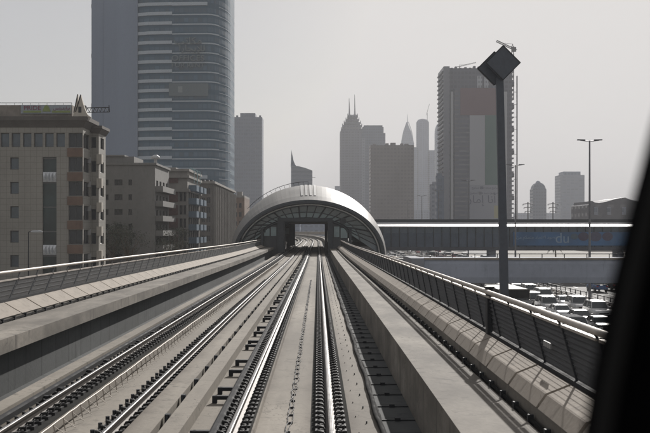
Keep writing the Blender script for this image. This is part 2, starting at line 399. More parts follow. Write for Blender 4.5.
m = MB(); sweep(m, rect(-2.47, -2.40, 3.2, 3.28), YS, 300); m.build('cable', BLACK, ct)
repeat_part('clamp', nick, DARKM, [11.1+1.72*k for k in range(80)], ct)
# bolts dotted along the slab
def bolt(mb, cx, Y, dz): mb.tube([(cx+.80,Y,EYE-3.18+dz),(cx+.80,Y,EYE-3.14+dz)], .013, 6); mb.tube([(cx+.64,Y+.5,EYE-3.18+dz),(cx+.64,Y+.5,EYE-3.155+dz)], .009, 6)
repeat_part('anchor_bolt', bolt, DARKM, [9.8+1.25*k for k in range(70)], vi)
def bolt2(mb, cx, Y, dz):
    mb.tube([(cx-3.46,Y,EYE-3.2+dz),(cx-3.46,Y,EYE-3.06+dz)], .035, 6)
repeat_part('slab_pin', bolt2, DARKM, [9.8+.5*k for k in range(99)], vi)

# ------------------------------------------------------------------ parapets: coping blocks and fences
def parapet(side):
    if side > 0:
        prof = [(2.78,2.26),(2.90,2.09),(3.20,1.97),(3.31,2.0),(3.31,2.26)]; lab = 'right hand parapet wall of pale bevelled coping blocks'; x = 3.2
    else:
        prof = [(-7.72,2.15),(-7.90,2.05),(-8.18,1.88),(-8.36,1.91),(-8.36,2.6),(-8.28,2.6),(-8.28,2.15)]; lab = 'left hand parapet wall of pale bevelled coping blocks'; x = -8.1
    o = thing('parapet_wall', (x, YS, EYE-2.3), lab, 'parapet', 'parapet walls of the viaduct')
    def blk(mb, cx, Y, dz):
        rings = [[(cx+a+( .008*math.sin(Y*7)), Y+t, EYE-h+dz) for a, h in prof] for t in (.05, 1.67)]
        mb.loft(rings)
    q = random.Random(3 if side > 0 else 4)
    repeat_part('coping_block', blk, COPE, [8.0+1.72*k+q.uniform(-.012,.012) for k in range(71)], o)
    # cable rail hung in the gap beside the walkway
    xg = 2.735 if side > 0 else -7.68; h = 2.43 if side > 0 else 2.22
    m = MB(); sweep(m, rect(xg-.02, xg+.02, h-.02, h+.02), YS, 129); sweep(m, rect(xg-.015, xg+.015, h+.13, h+.2), YS, 129); m.build('cable', BLACK, o)
    def clip(mb, cx, Y, dz): mb.box(cx+xg-.04, cx+xg+.035, Y-.03, Y+.03, EYE-h-.1+dz, EYE-h+.06+dz)
    repeat_part('cable_clip', clip, DARKM, [9+.86*k for k in range(99)], o)
parapet(1); parapet(-1)
def fence(side):
    if side > 0: xb, hb_, xt, ht, xr, hr = 3.30, 1.99, 3.22, 1.27, 3.18, 1.16; lab = 'dark right hand parapet fence of leaning perforated panels under a pale tube rail'
    else: xb, hb_, xt, ht, xr, hr = -8.32, 1.90, -8.24, 1.33, -8.20, 1.10; lab = 'left hand parapet fence of grey leaning panels under a pale tube rail'
    o = thing('parapet_fence', (xb, YS, EYE-hb_), lab, 'fence', 'fences on the viaduct parapets')
    pts = []
    for Y in zs(YS, YST-1): cx, dz = path(Y); pts.append((cx+xr, Y, EYE-hr+dz))
    m = MB(); m.tube(pts, .042, 10); m.build('top_rail', RAILM, o)
    m = MB(); sweep(m, rect(xb-.06, xb+.05, hb_-.075, hb_+.01), YS, YST-1); m.build('base_rail', RUBR, o)
    lean = .5
    def pan(mb, cx, Y, dz):
        gap = .008 if side > 0 else .09; t = .012
        if side > 0:          # slats shaped to let sunlight through to the coping, yet overlap for anyone looking across
            nl = 9; H = hb_-.05-ht; sx = .565
            for j in range(nl+1):
                f = j/nl; z = EYE-hb_+.04+H*f+dz; x = cx+xb+(xt-xb)*f; yy = Y+lean*f; dh = H/nl*1.12 if j < nl else .01
                y0, y1 = yy+gap, yy+1.6-gap
                mb.loft([[(x-t*.3,ya,z),(x+t*.3,ya,z),(x+dh*sx+t*.3,ya+lean*dh/H,z+dh),(x+dh*sx-t*.3,ya+lean*dh/H,z+dh)] for ya in (y0, y1)])
            return
        a = [(cx+xb-t, Y+gap, EYE-hb_+.05+dz), (cx+xb-t, Y+1.6-gap, EYE-hb_+.05+dz), (cx+xt-t, Y+1.6-gap+lean, EYE-ht+dz), (cx+xt-t, Y+gap+lean, EYE-ht+dz)]
        b = [(p[0]+2*t, p[1], p[2]) for p in a]; mb.loft([a, b])
        for j in range(1, 4):      # pressed ribs
            f = j/4; x0 = xb+(xt-xb)*f; z = EYE-(hb_-.05+(ht-hb_+.05)*f)+dz; yy = Y+lean*f
            mb.box(cx+x0-.024, cx+x0+.024, yy+gap+.02, yy+1.6-gap-.02, z-.006, z+.006)
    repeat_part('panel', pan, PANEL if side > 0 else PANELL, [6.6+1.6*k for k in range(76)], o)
    def lo(mb, cx, Y, dz): mb.box(cx+xt-.03, cx+xt+.03, Y+lean+.06, Y+lean+1.54, EYE-ht-.008+dz, EYE-ht+.028+dz)
    repeat_part('lower_rail', lo, RAILM, [6.6+1.6*k for k in range(76)], o)
    def post(mb, cx, Y, dz):
        r = [[(cx+x+dx, Y+yy+dy, EYE-h+dz) for dx, dy in ((-.014,-.02),(.014,-.02),(.014,.02),(-.014,.02))] for x, yy, h in ((xb,-.01,hb_),(xt,lean,ht),(xr,lean+.08,hr+.03))]
        mb.loft(r)
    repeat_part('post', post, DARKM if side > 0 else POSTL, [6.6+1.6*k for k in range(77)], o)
    return o
fr = fence(1); fence(-1)
m = MB()      # small pale plate of stickers on one panel of the right fence
for k in range(4): m.box(3.235, 3.255, 12.55+k*.1, 12.62+k*.1, EYE-1.66+path(12)[1], EYE-1.58+path(12)[1])
m.build('sticker', plain('faded_sticker', (.28,.28,.28)), fr)
pp = thing('fence_mast', (3.27, 17.1, EYE-2.0), 'stout dark post standing inside the right hand fence', 'post')
m = MB(); m.box(3.20, 3.30, 17.0, 17.2, EYE-2.0, EYE-1.1); m.build('post', DARKM, pp); m = MB(); m.box(3.17, 3.33, 16.97, 17.23, EYE-1.1, EYE-1.07); m.build('cap', DARKM, pp)

# ------------------------------------------------------------------ the station
ST = thing('station', (-1.3, YST, 0), 'shell shaped metal roofed metro station straddling the viaduct', 'station')
XC = -1.3
def shell_mat():
    m, nt, b = _m('station_shell_metal'); v, xyz = coords(nt)
    ang = math_node(nt, 'ARCTAN2', math_node(nt, 'ADD', xyz[2], -5.2), xyz[0])
    f1 = math_node(nt, 'MULTIPLY', ang, 44/PI); ln = math_node(nt, 'LESS_THAN', math_node(nt, 'FRACT', f1), .05)
    f2 = math_node(nt, 'DIVIDE', xyz[1], 6.0); ln2 = math_node(nt, 'LESS_THAN', math_node(nt, 'FRACT', f2), .02)
    cx = nt.nodes.new('ShaderNodeCombineXYZ'); nt.links.new(math_node(nt,'FLOOR',math_node(nt,'MULTIPLY',ang,15/PI)), cx.inputs[0]); nt.links.new(math_node(nt,'FLOOR',f2), cx.inputs[1])
    wn = nt.nodes.new('ShaderNodeTexWhiteNoise'); nt.links.new(cx.outputs[0], wn.inputs['Vector'])
    c = mixc(nt, wn.outputs[0], (.20,.197,.19), (.28,.272,.262)); c = mixc(nt, math_node(nt,'MAXIMUM',ln,ln2), c, (.22,.21,.19))
    nt.links.new(c, b.inputs['Base Color']); b.inputs['Metallic'].default_value = 0.0; b.inputs['Specular IOR Level'].default_value = .18
    nt.links.new(ramp(nt, wn.outputs[0], .5, .62, 0, 1), b.inputs['Roughness']); return m
SHELL = shell_mat()
def sect(Y):      # half width, height, base height of the shell at distance Y
    t = (Y-YST)/65.0; s = math.sin(PI*max(0, min(1, t)))**.8 if 0 < t < 1 else 0
    return 10.85+2.45*s, 7.9+4.6*s, 5.75-.95*s, XC-.42*s
def ell(Y, th, da=0, db=0):
    a, b_, z0, xc = sect(Y); return (xc+(a+da)*math.cos(th), Y, z0+(b_+db)*math.sin(th))
NA = 60; TH = [-.06*PI+1.12*PI*k/NA for k in range(NA+1)]
ys = [YST+65*k/20 for k in range(21)]
m = MB()
outer = [[ell(Y, t) for t in TH] for Y in ys]; inner = [[ell(Y, t, -.35, -.35) for t in TH] for Y in ys]
m.loft([o_+i_[::-1] for o_, i_ in zip(outer, inner)], smooth=False); so = m.build('roof_shell', SHELL, ST)
for p in so.data.polygons: p.use_smooth = False
RIMM = plain('pale_rim_metal', (.8,.79,.77), rough=.35, metallic=.7)
SDARK = plain('dark_station_metal', (.028,.034,.04), rough=.5, var=.2)
for Yr in (YST, YST+65):
    s = -1 if Yr == YST else 1
    m = MB(); m.loft([[ell(Yr, t, da, db)[:1]+(Yr+s*dy,)+ell(Yr, t, da, db)[2:] for t in TH] for da, db, dy in ((.05,.05,0),(.12,.12,.12),(-.1,-.1,.3),(-.4,-.4,.3),(-.45,-.45,0))], caps=False); o=m.build('outer_rim', SDARK, ST)
    m = MB(); m.tube([ell(Yr+ -s*.9, t, -.75, -.85) for t in TH], .13, 8); m.build('inner_rim', RIMM, ST)
m = MB()      # maintenance rail along the crest, ridge skylights
for k in range(15):
    p = ell(YST+30, PI*(.5+.02*k)); q2 = ell(YST+30, PI*(.5+.02*k), .7, .7); m.tube([p, q2], .03, 5)
m.tube([ell(YST+30, PI*(.5+.02*k), .7, .7) for k in range(15)], .05, 6); m.build('crest_rail', DARKM, ST)
for k in (-3,-1,1,3):
    m = MB(); a = PI/2+k*.028
    m.loft([[ell(Y, a-.014, .10, .10), ell(Y, a+.014, .10, .10), ell(Y, a+.014, -.05, -.05), ell(Y, a-.014, -.05, -.05)] for Y in ys[1:-1]])
    m.build('ridge_skylight', plain('pale_ridge_panel', (.42,.42,.41), rough=.45), ST)
# end glazing: fan of glass between the rim and the inner arch, solid wall below with a portal
FG = plain('station_teal_glass', (.06,.10,.11), rough=.12, spec=.9, var=.3, scale=.3)
FG2 = plain('station_sky_toned_glass', (.20,.27,.28), rough=.2, spec=.8, var=.2, scale=.4)  # paler than the teal glass: sky reflection painted into the colour
WALLM = weathered('station_grey_wall', (.10,.105,.11), var=.3, big=.4)
YG = YST+3.0
def arch_in(t):     # inner arch
    return (X_(306, YG)+6.2*math.cos(t), Z_(232.5, YG)+2.05*math.sin(t))
def arch_mid(t, f):
    a = ell(YG, t, -.45, -.45); b_ = arch_in(t); return (b_[0]+(a[0]-b_[0])*f, YG, b_[1]+(a[2]-b_[1])*f)
for end in (0, 1):
    yg = YG if end == 0 else YST+62
    def q3(t, f): p = arch_mid(t, f); return (p[0], yg, p[2])
    for f0, f1, mm in ((0,.33,FG2),(.33,1,FG)):
        m = MB()
        for k in range(40):
            t0, t1 = PI*k/40, PI*(k+1)/40
            m.add([q3(t0,f0),q3(t1,f0),q3(t1,f1),q3(t0,f1)], [(0,1,2,3)])
        ob = m.build('end_glazing', mm, ST)
    for k in range(1, 22):
        t = PI*k/22; m = MB(); a = Vector(q3(t, 0)); b_ = Vector(q3(t, 1)); m.tube([a+Vector((0,-.12,0)), b_+Vector((0,-.12,0))], .07 if k % 3 else .12, 6); m.build('fan_mullion', SDARK, ST)
    m = MB(); m.tube([Vector(q3(PI*k/40, 0))+Vector((0,-.15,0)) for k in range(41)], .2, 8); m.tube([Vector(q3(PI*k/40, .33))+Vector((0,-.12,0)) for k in range(41)], .06, 6); m.build('arch_beam', SDARK, ST)
    # wall under the arch
    xl, xr_, zt = -5.05, 1.45, Z_(221.5, YG); zl = 5.0
    m = MB(); N = 24
    for k in range(N):
        t0, t1 = PI*k/N, PI*(k+1)/N; p0, p1 = arch_in(t0), arch_in(t1)
        a0, a1 = max(p0[0], p1[0]), min(p0[0], p1[0])
        z_low = zt if (a0 <= xr_+.01 and a1 >= xl-.01) else zl
        if a1 < xr_ < a0: a1 = xr_; z_low = zl
        m.add([(a0,yg+.05,z_low),(a1,yg+.05,z_low),(a1,yg+.05,max(p1[1],z_low)),(a0,yg+.05,max(p0[1],z_low))], [(0,1,2,3)])
    for sgn in (-1, 1):    # side walls down from the glass
        for j in range(10):
            a0 = arch_in(0 if sgn > 0 else PI)[0]; a1 = ell(YG, 0 if sgn > 0 else PI, -.45)[0]
            x0 = a0+(a1-a0)*j/10; x1 = a0+(a1-a0)*(j+1)/10
            m.box(min(x0,x1)+.03, max(x0,x1)-.03, yg, yg+.1, 3.5, ell(YG,0)[2]-.01)
    m.build('end_wall', WALLM, ST)
    for a, b_ in ((xl-.9, xl), (xr_, xr_+.7), (xr_+3.1, xr_+3.5), (xl-3.4, xl-3.0)):
        m = MB(); m.box(a, b_, yg-.5, yg+.4, 4.5, (zt+.5) if a > -6.5 and a < 2 else Z_(228, YG)); m.build('portal_pier', SDARK, ST)
    m = MB(); m.box(xl-.9, xr_+.7, yg-.45, yg+.35, zt-.02, zt+.55); m.build('portal_lintel', SDARK, ST)
    for a, b_, y0, y1 in ((xl-2.9, xl-2.1, 228.5, 236), (xl-1.9, xl-1.1, 227, 236), (xr_+.9, xr_+1.7, 226.5, 237), (xr_+1.9, xr_+2.9, 228, 238)):
        m = MB(); m.box(a, b_, yg-.1, yg+.04, Z_(y1, YG), Z_(y0, YG)); m.build('screen_door', FG2, ST)
# platforms, ceiling and side plant along the inside
for x0, x1 in ((1.85, 9.5), (-13.2+1.0, -6.6)):
    m = MB(); m.box(x0, x1, YG+.6, YST+61, 4.4, EYE-2.25-.2); m.build('platform', weathered('platform_floor', (.3,.29,.28)), ST)
for x in (1.95, -6.75):
    m = MB()
    for k in range(14): m.box(x-.05, x+.05, YG+2+k*4, YG+5.4+k*4, EYE-2.3, EYE-.1)
    m.build('platform_screen', FG, ST)
m = MB(); m.box(xl-.5, xr_+.4, YG+.6, YST+61, zt+.1, zt+.3); m.build('ceiling', weathered('pale_ceiling', (.5,.47,.42), var=.15), ST)
m = MB(); m.tube([(X_(346,128.5),128.6,Z_(220,128.5)), (X_(346,128.5),128.75,Z_(220,128.5))], .0, 4)
m = MB(); c0 = (X_(343,YG), Z_(221,YG)); m.tube([(c0[0],YG-.35,c0[1]),(c0[0],YG-.1,c0[1])], .5, 16); m.build('round_vent', SDARK, ST)
# concourse box under the viaduct carrying the shell
m = MB(); m.box(XC-10.2, XC+10.2, YST+6, YST+60, .0, 3.4); m.build('concourse', facade('concourse_facade', (.2,.2,.21),(.03,.04,.05),3.4,2.2,.7,.85), ST)

# ------------------------------------------------------------------ station footbridge over the highway
FB = thing('footbridge', (40, 174, 0), 'enclosed station footbridge with bright roof strip and blue advertising band across the highway', 'footbridge')
Yf = 168.0; x0f, x1f = 8.5, 86
zt_ = Z_(222, Yf); zb_ = Z_(250.5, Yf)
m = MB(); m.loft([[(x,Yf-.6,Z_(226.3,Yf)),(x,Yf+2.6,Z_(222.2,Yf)),(x,Yf+3.4,Z_(222,Yf)),(x,Yf+7.2,Z_(226,Yf)),(x,Yf+7.2,Z_(226.6,Yf)),(x,Yf-.6,Z_(226.9,Yf))] for x in (x0f,x1f)]); m.build('roof', plain('bright_roof_metal',(.6,.6,.6),rough=.45,metallic=.4,var=.04), FB)
m = MB(); m.box(x0f, x1f, Yf+2.8, Yf+6.6, zt_-.3, zt_+.55); m.build('roof_plinth', SDARK, FB)
m = MB(); m.box(x0f+.05, x1f, Yf, Yf+6.2, Z_(233.0,Yf), Z_(226.9,Yf)); m.build('upper_glazing', plain('bridge_blue_glass', (.05,.08,.11), rough=.2, spec=.6), FB)
m = MB(); m.box(x0f+.05, x1f, Yf-.02, Yf+6.2, Z_(247,Yf), Z_(233,Yf)-.004); m.build('lower_wall', weathered('bridge_grey_cladding', (.12,.145,.18), var=.2, big=.3), FB)
m = MB(); m.box(x0f, x1f, Yf-.35, Yf+6.5, zb_, Z_(247,Yf)-.004); m.build('deck_beam', weathered('bridge_beam_paint', (.11,.115,.13), var=.2), FB)
for k in range(49):
    x = x0f+.4+k*1.58; m = MB(); m.box(x-.06, x+.06, Yf-.16, Yf-.03, Z_(247,Yf), Z_(227,Yf)); m.build('mullion', SDARK, FB)
ad = MB(); ad.box(X_(513,Yf), X_(650,Yf), Yf-.28, Yf-.17, Z_(245.5,Yf), Z_(232,Yf)); ado = ad.build('advertising_band', plain('blue_advert_print', (.045,.13,.27), rough=.45, var=.35, scale=.15), FB)
WT = plain('pale_blue_lettering', (.25,.33,.42), rough=.5)
text_mesh('lettering', 'du', 2.7, WT, ado, (X_(562,Yf), Yf-.30, Z_(242.8,Yf)))
AR1 = '\uFEE6\uFEE3 \uFEE2\uFEDC\uFEA4\uFEE8\uFEE3 \uFEA9\uFE8E\uFEA4\uFE97\uFEFB\uFE8D \uFEA9\uFEEE\uFEBC\uFEE7'
text_mesh('lettering', AR1, .8, WT, ado, (X_(536,Yf), Yf-.30, Z_(238.6,Yf)))
for x, r_, c in ((583,1.0,(.07,.06,.10)),(574,.7,(.07,.11,.15)),(595,1.15,(.08,.08,.13)),(607,1.0,(.07,.06,.10))):
    m = MB(); m.loft([[(X_(x,Yf)+r_*math.cos(t*PI/9), Yf-d, Z_(236.5,Yf)+r_*.8*math.sin(t*PI/9)) for t in range(18)] for d in (.285,.31)]); m.build('printed_patch', plain('advert_print_%d' % x, c), ado)
for x in (10.5, 32.9, 57, 80):
    m = MB(); m.box(x-.6, x+.6, Yf+1.5, Yf+4.5, 0, zb_); m.build('pier', SLATE, FB)

# ------------------------------------------------------------------ road bridge in front of it
Yb = 80.0
OB = thing('road_bridge', (35, 84, 0), 'slate grey road bridge girder crossing the highway in front of the footbridge', 'bridge')
zt2, zb2 = Z_(259.5, Yb), Z_(283, Yb)
m = MB(); m.loft([[(x,Yb,zb2),(x,Yb-.12,zb2+.5),(x,Yb-.12,zt2-.35),(x,Yb,zt2),(x,Yb+7,zt2),(x,Yb+7,zb2)] for x in (X_(424,Yb), 70)]); m.build('girder', SLATE, OB)
m = MB(); m.box(X_(411,Yb), X_(423.8,Yb), Yb-.3, Yb+7.2, 0, zt2+.12); m.build('end_block', weathered('pale_slate_concrete', (.32,.33,.36), var=.15), OB)
m = MB(); m.box(X_(424,Yb), 70, Yb-.2, Yb+.15, zt2+.003, zt2+.16); m.build('kerb', COPE, OB)
m = MB()
for k in range(30): m.box(10+k*2-.03, 10+k*2+.03, Yb+.3, Yb+.36, zt2, zt2+.5)
m.box(9.6, 69, Yb+.31, Yb+.35, zt2+.46, zt2+.52); m.build('railing', DARKM, OB)
m = MB(); m.box(32.2, 33.7, Yb+1.5, Yb+5.5, 0, zb2); m.build('pier', SLATE, OB)
m = MB(); m.box(58, 59.5, Yb+1.5, Yb+5.5, 0, zb2); m.build('pier', SLATE, OB)

# ------------------------------------------------------------------ median fences, street lamps
def road_fence(x, label):
    o = thing('median_fence', (x, 40, .15), label, 'fence', 'railings along the highway median')
    m = MB(); m.box(x-.18, x+.18, 40, 420, .15, .75); m.build('base', weathered('barrier_concrete',(.3,.28,.25)), o)
    m = MB(); m.box(x-.04, x+.04, 40, 420, 1.42, 1.52); m.box(x-.03, x+.03, 40, 420, 1.08, 1.14); m.build('rail', DARKM, o)
    for k in range(100):
        y = 74+k*2.4
        if k == 0:
            m = MB(); m.box(x-.05, x+.05, y-.05, y+.05, .75, 1.55); p0 = m.build('post', DARKM, o)
        else:
            c = p0.copy(); COL.objects.link(c); c.location = (0, k*2.4, 0)
road_fence(31.7, 'median railing on the side of the queue of white cars'); road_fence(34.2, 'median railing on the side of the lane with the blue pickup')
GALV = plain('galvanised_pole', (.17,.17,.18), rough=.5, metallic=.4)
def lamp_proto(label):
    o = thing('street_lamp', (0,0,0), label, 'street lamp', 'double armed lamps along the highway median')
    m = MB(); m.tube([(0,0,.1),(0,0,20.2)], .17, 10, r2=.09); m.build('pole', GALV, o)
    m = MB(); m.tube([(-1.15,0,20.25),(0,0,20.12),(1.15,0,20.25)], .05, 8); m.build('arm', GALV, o)
    for s in (-1, 1):
        m = MB(); a, b_ = sorted((s*.55, s*1.5)); m.loft([[(x,-.16,20.22+abs(x)*.02),(x,.16,20.22+abs(x)*.02),(x,.11,20.36+abs(x)*.02),(x,-.11,20.36+abs(x)*.02)] for x in (a, (a+b_)/2, b_)]); m.build('lamp_head', GALV, o)
    return o
lp = lamp_proto('nearest median street lamp, tallest in the picture, right of the pale office block'); lp.location = (32.9, 109, 0)
for (y, lab) in ((150,'second street lamp along the median, just right of the flag banner tower'),(197,'street lamp behind the twin square sign pole'),(246,'small street lamp in front of the left side of the flag banner tower'),(285,'tiny distant street lamp by the wide brownish block'),(330,'farthest tiny street lamp along the median')):
    c = copy_tree(lp); c['label'] = lab; c.location = (32.9, y, 0)
# small lamp beside the left building
sl_ = thing('side_street_lamp', tuple(P(28.5,230,95)*1)[:2]+(0,), 'single arm street lamp in front of the beige tiled building', 'street lamp')
bx = X_(28.5, 95); zt3 = Z_(232, 95)
m = MB(); m.tube([(bx,95,0),(bx,95,zt3)], .09, 8, r2=.06); m.build('pole', DARKM, sl_)
m = MB(); m.tube([(bx,95,zt3),(bx+.4,95,zt3+.08)], .05, 6); m.build('arm', DARKM, sl_)
m = MB(); m.loft([[(bx+x,95+a*w_,zt3+.02+b_*h_) for a,b_ in ((-1,-.5),(1,-.5),(1,.3),(.5,1),(-.5,1),(-1,.3))] for x,w_,h_ in ((.25,.08,.06),(.5,.2,.16),(1.1,.22,.18),(1.45,.14,.08))], smooth=True); m.build('lamp_head', plain('lamp_housing',(.4,.41,.42)), sl_)

# twin square sign on a pole
Zs = 70.0
SG = thing('pole_sign', (X_(505,Zs), Zs, 0), 'tall dark pole carrying two overlapping square boards set on their corners', 'sign')
SGM = plain('slate_sign_paint', (.07,.08,.10), rough=.5)
b0 = P(505.5, 300, Zs); b0.z = 0; t0_ = P(499.5, 78, Zs)
m = MB(); rs = []
for f in (0, .5, 1): 
    c = b0.lerp(t0_, f); w_ = .33-.05*f; rs.append([(c.x-w_,c.y-w_*.6,c.z),(c.x+w_,c.y-w_*.6,c.z),(c.x+w_,c.y+w_*.6,c.z),(c.x-w_,c.y+w_*.6,c.z)])
m.loft(rs); m.build('pole', SGM, SG)
for (cx, cy, y0, y1, hd) in ((501.7, 64, -.55, -.25, 17.1),(495.0, 67.8, .25, .55, 16.8)):
    c = P(cx, cy, Zs); h_ = hd/F*Zs
    m = MB(); m.prism_y([(c.x,c.z-h_),(c.x+h_,c.z),(c.x,c.z+h_),(c.x-h_,c.z)], Zs+y0, Zs+y1); bo = m.build('square_board', SGM, SG)
    m = MB()
    for a, b_ in (((0,-1),(1,0)),((1,0),(0,1)),((0,1),(-1,0)),((-1,0),(0,-1))):
        m.tube([(c.x+a[0]*h_,Zs+y0-.02,c.z+a[1]*h_),(c.x+b_[0]*h_,Zs+y0-.02,c.z+b_[1]*h_)], .035, 6)
    m.build('board_edge', DARKM, bo)
m = MB(); m.tube([(t0_.x,Zs,t0_.z),(t0_.x,Zs,t0_.z+1.2)], .12, 8); m.build('bracket', SGM, SG)

# ------------------------------------------------------------------ vehicles
def paint(n, c): return plain('car_paint_'+n, c, rough=.28, spec=.6, var=.04)
PT = {'white': paint('white',(.58,.58,.57)), 'silver': paint('silver',(.42,.42,.42)), 'black': paint('black',(.02,.02,.022)), 'grey': paint('grey',(.14,.14,.15)), 'blue': paint('blue',(.03,.08,.2)), 'beige': paint('beige',(.45,.38,.28)), 'red': paint('red',(.25,.03,.03))}
TYRE = plain('tyre', (.02,.02,.02), rough=.8); RIM = plain('wheel_rim', (.4,.4,.4), rough=.3, metallic=.8)
HL = plain('headlight_glass', (.6,.6,.58), rough=.15); TL = plain('tail_light_glass', (.3,.02,.02), rough=.2)
SPEC = {  # length, half width, sill, bonnet z, belt z, roof z, cab front, windscreen top, roof end, cab rear
 'sedan': (4.7,.90,.28,.86,.96,1.44,-.95,-.25,.95,1.65), 'suv': (4.9,.97,.38,1.08,1.18,1.86,-1.05,-.5,1.95,2.3), 'van': (5.0,.97,.32,1.05,1.2,2.15,-1.75,-1.05,2.3,2.42), 'pickup': (5.2,.95,.42,1.1,1.18,1.80,-.95,-.4,.6,.85)}
def car(kind, col, label, simple=False, name='car', cat=None, group='cars on the highway'):
    L, W, s0, zb, zbelt, zr, c0, c1, c2, c3 = SPEC[kind]; h = L/2; ms = [PT[col], GLASSD, BLACK, HL, TL, TYRE, RIM]
    names = {}
    sm = MB()
    root = None if simple else thing(name, (0,0,0), label, cat or kind, group)
    def part(nm, mb_fn, mat, parent=None):
        if simple: mb_fn(sm, ms.index(mat)); return None
        m = MB(); mb_fn(m, 0); return m.build(nm, mat, parent or root)
    def body(m, i):
        tailz = zbelt if kind != 'sedan' else .98
        S = [(-h,W*.80,s0+.12,zb-.25),(-h+.12,W*.93,s0,zb-.10),(-h+.7,W,s0-.03,zb),(c0,W,s0-.03,zbelt-.02),(c3,W,s0-.03,tailz),(h-.25,W*.97,s0,tailz-.04),(h,W*.88,s0+.12,tailz-.18)]
        if kind == 'pickup': pass
        m.loft([[(-w_,y,a),(w_,y,a),(w_*1.0,y,a+(b_-a)*.6),(w_*.93,y,b_-.03),(w_*.8,y,b_),(-w_*.8,y,b_),(-w_*.93,y,b_-.03),(-w_,y,a+(b_-a)*.6)] for y,w_,a,b_ in S], i, True)
    def cabin(m, i):
        a, b_ = W*.90, W*.74
        m.loft([[(-a,c0,zbelt-.06),(a,c0,zbelt-.06),(a,c3,zbelt-.06),(-a,c3,zbelt-.06)],[(-b_,c1,zr-.05),(b_,c1,zr-.05),(b_,c2,zr-.05),(-b_,c2,zr-.05)]], i)
    def roof(m, i):
        b_ = W*.76; m.loft([[(-b_,c1-.06,zr-.055),(b_,c1-.06,zr-.055),(b_,c2+.06,zr-.055),(-b_,c2+.06,zr-.055)],[(-b_*.86,c1+.14,zr),(b_*.86,c1+.14,zr),(b_*.86,c2-.14,zr),(-b_*.86,c2-.14,zr)]], i)
        a = W*.91
        for s in (-1,1):
            for y0,y1 in ((c0,c1),(c3,c2)): m.tube([(s*a,y0,zbelt-.04),(s*b_,y1,zr-.05)], .045, 5, i)
            ym = (c1+c2)/2; m.tube([(s*a,ym,zbelt-.04),(s*b_,ym,zr-.05)], .04, 5, i)
    part('body', body, PT[col]); cb = part('windows', cabin, GLASSD); part('roof', roof, PT[col])
    part('grille', lambda m,i: m.box(-W*.5,W*.5,-h-.02,-h+.1,s0+.28,zb-.3,i), BLACK)
    part('bumper', lambda m,i: m.box(-W*.8,W*.8,-h-.05,-h+.2,s0+.02,s0+.2,i), BLACK)
    for s in (-1,1):
        part('headlight', lambda m,i: m.box(min(s*W*.52,s*W*.86),max(s*W*.52,s*W*.86),-h-.012,-h+.2,zb-.34,zb-.18,i), HL)
        part('tail_light', lambda m,i: m.box(min(s*W*.6,s*W*.9),max(s*W*.6,s*W*.9),h-.15,h+.015,zb-.25,zb-.05,i), TL)
        part('mirror', lambda m,i: m.box(min(s*W,s*(W+.2)),max(s*W,s*(W+.2)),c0+.25,c0+.38,zbelt,zbelt+.16,i), PT[col])
        for y in (-h+.9, h-.95):
            def wh(m,i): m.tube([(s*(W-.22),y,.34),(s*(W+.01),y,.34)], .34, 14, i)
            def rm(m,i): m.tube([(s*(W),y,.34),(s*(W+.025),y,.34)], .20, 10, i)
            wo = part('wheel', wh, TYRE); part('rim', rm, RIM, wo)
    if kind == 'pickup': part('load_bed', lambda m,i: m.box(-W*.85,W*.85,1.0,h-.1,zbelt-.02,zbelt+.01,i), BLACK)
    if simple: 
        o = sm.build(name, ms); return tag(o, label, cat or kind, group)
    return root
near = [ # lane x, distance, kind, colour, label   (facing the camera)
 (29.7, 95.5,'suv','white','white four by four nearest the median railing at the head of its lane'),
 (29.5,102.5,'suv','silver','silver four by four second in the lane beside the median railing'),
 (29.8,109.0,'sedan','white','white saloon third in the lane beside the median railing'),
 (29.4,116.5,'suv','white','white four by four in the median lane just in front of the road bridge'),
 (29.6,125.0,'suv','white','white four by four in the median lane, half under the road bridge'),
 (29.5,133.0,'sedan','grey','dark grey saloon in the median lane in the shade under the road bridge'),
 (26.0, 83.0,'sedan','black','black saloon of the middle lane next to the window pillar'),
 (26.2, 89.5,'sedan','grey','grey saloon with dark windscreen left of the front four by four'),
 (25.8, 96.0,'sedan','white','white saloon of the middle lane between a grey saloon and a silver four by four'),
 (26.1,102.5,'suv','silver','silver four by four in the middle lane between a white saloon and a black car'),
 (26.0,109.5,'suv','black','black four by four of the middle lane closest to the lorry'),
 (25.9,117.0,'sedan','silver','silver saloon of the middle lane right above the lorry roof'),
 (26.1,125.5,'suv','white','white four by four farthest back in the middle lane beside the lorry'),
 (22.5, 78.5,'suv','white','white car whose roof just shows above the parapet rail'),
 (22.3, 85.5,'sedan','grey','dark grey car low behind the parapet rail'),
 (22.6, 92.5,'sedan','white','white saloon beside the rear corner of the lorry'),
 (22.4,100.0,'suv','black','black four by four behind the white saloon next to the lorry'),
]
protos = {}
def place(kind, col, label, x, y, rz=0, simple=False, name='car', cat=None, group='cars on the highway'):
    key = (kind, col, simple)
    if key not in protos: protos[key] = o = car(kind, col, label, simple, name, cat, group)
    else:
        o = copy_tree(protos[key]) ; o['label'] = label; o['group'] = group; o.name = name
    o.location = (x, y, .03); o.rotation_euler = (0,0,rz); return o
for (x, y, k, c, lab) in near: place(k, c, lab, x+R.uniform(-.2,.2), y, R.uniform(-.03,.03))
place('pickup','blue','blue pickup on the far carriageway under the right end of the bridge', X_(597,137), 137, PI, name='pickup_truck', cat='pickup')
place('suv','black','black four by four on the far carriageway beside the window pillar', X_(614,140), 140, PI)
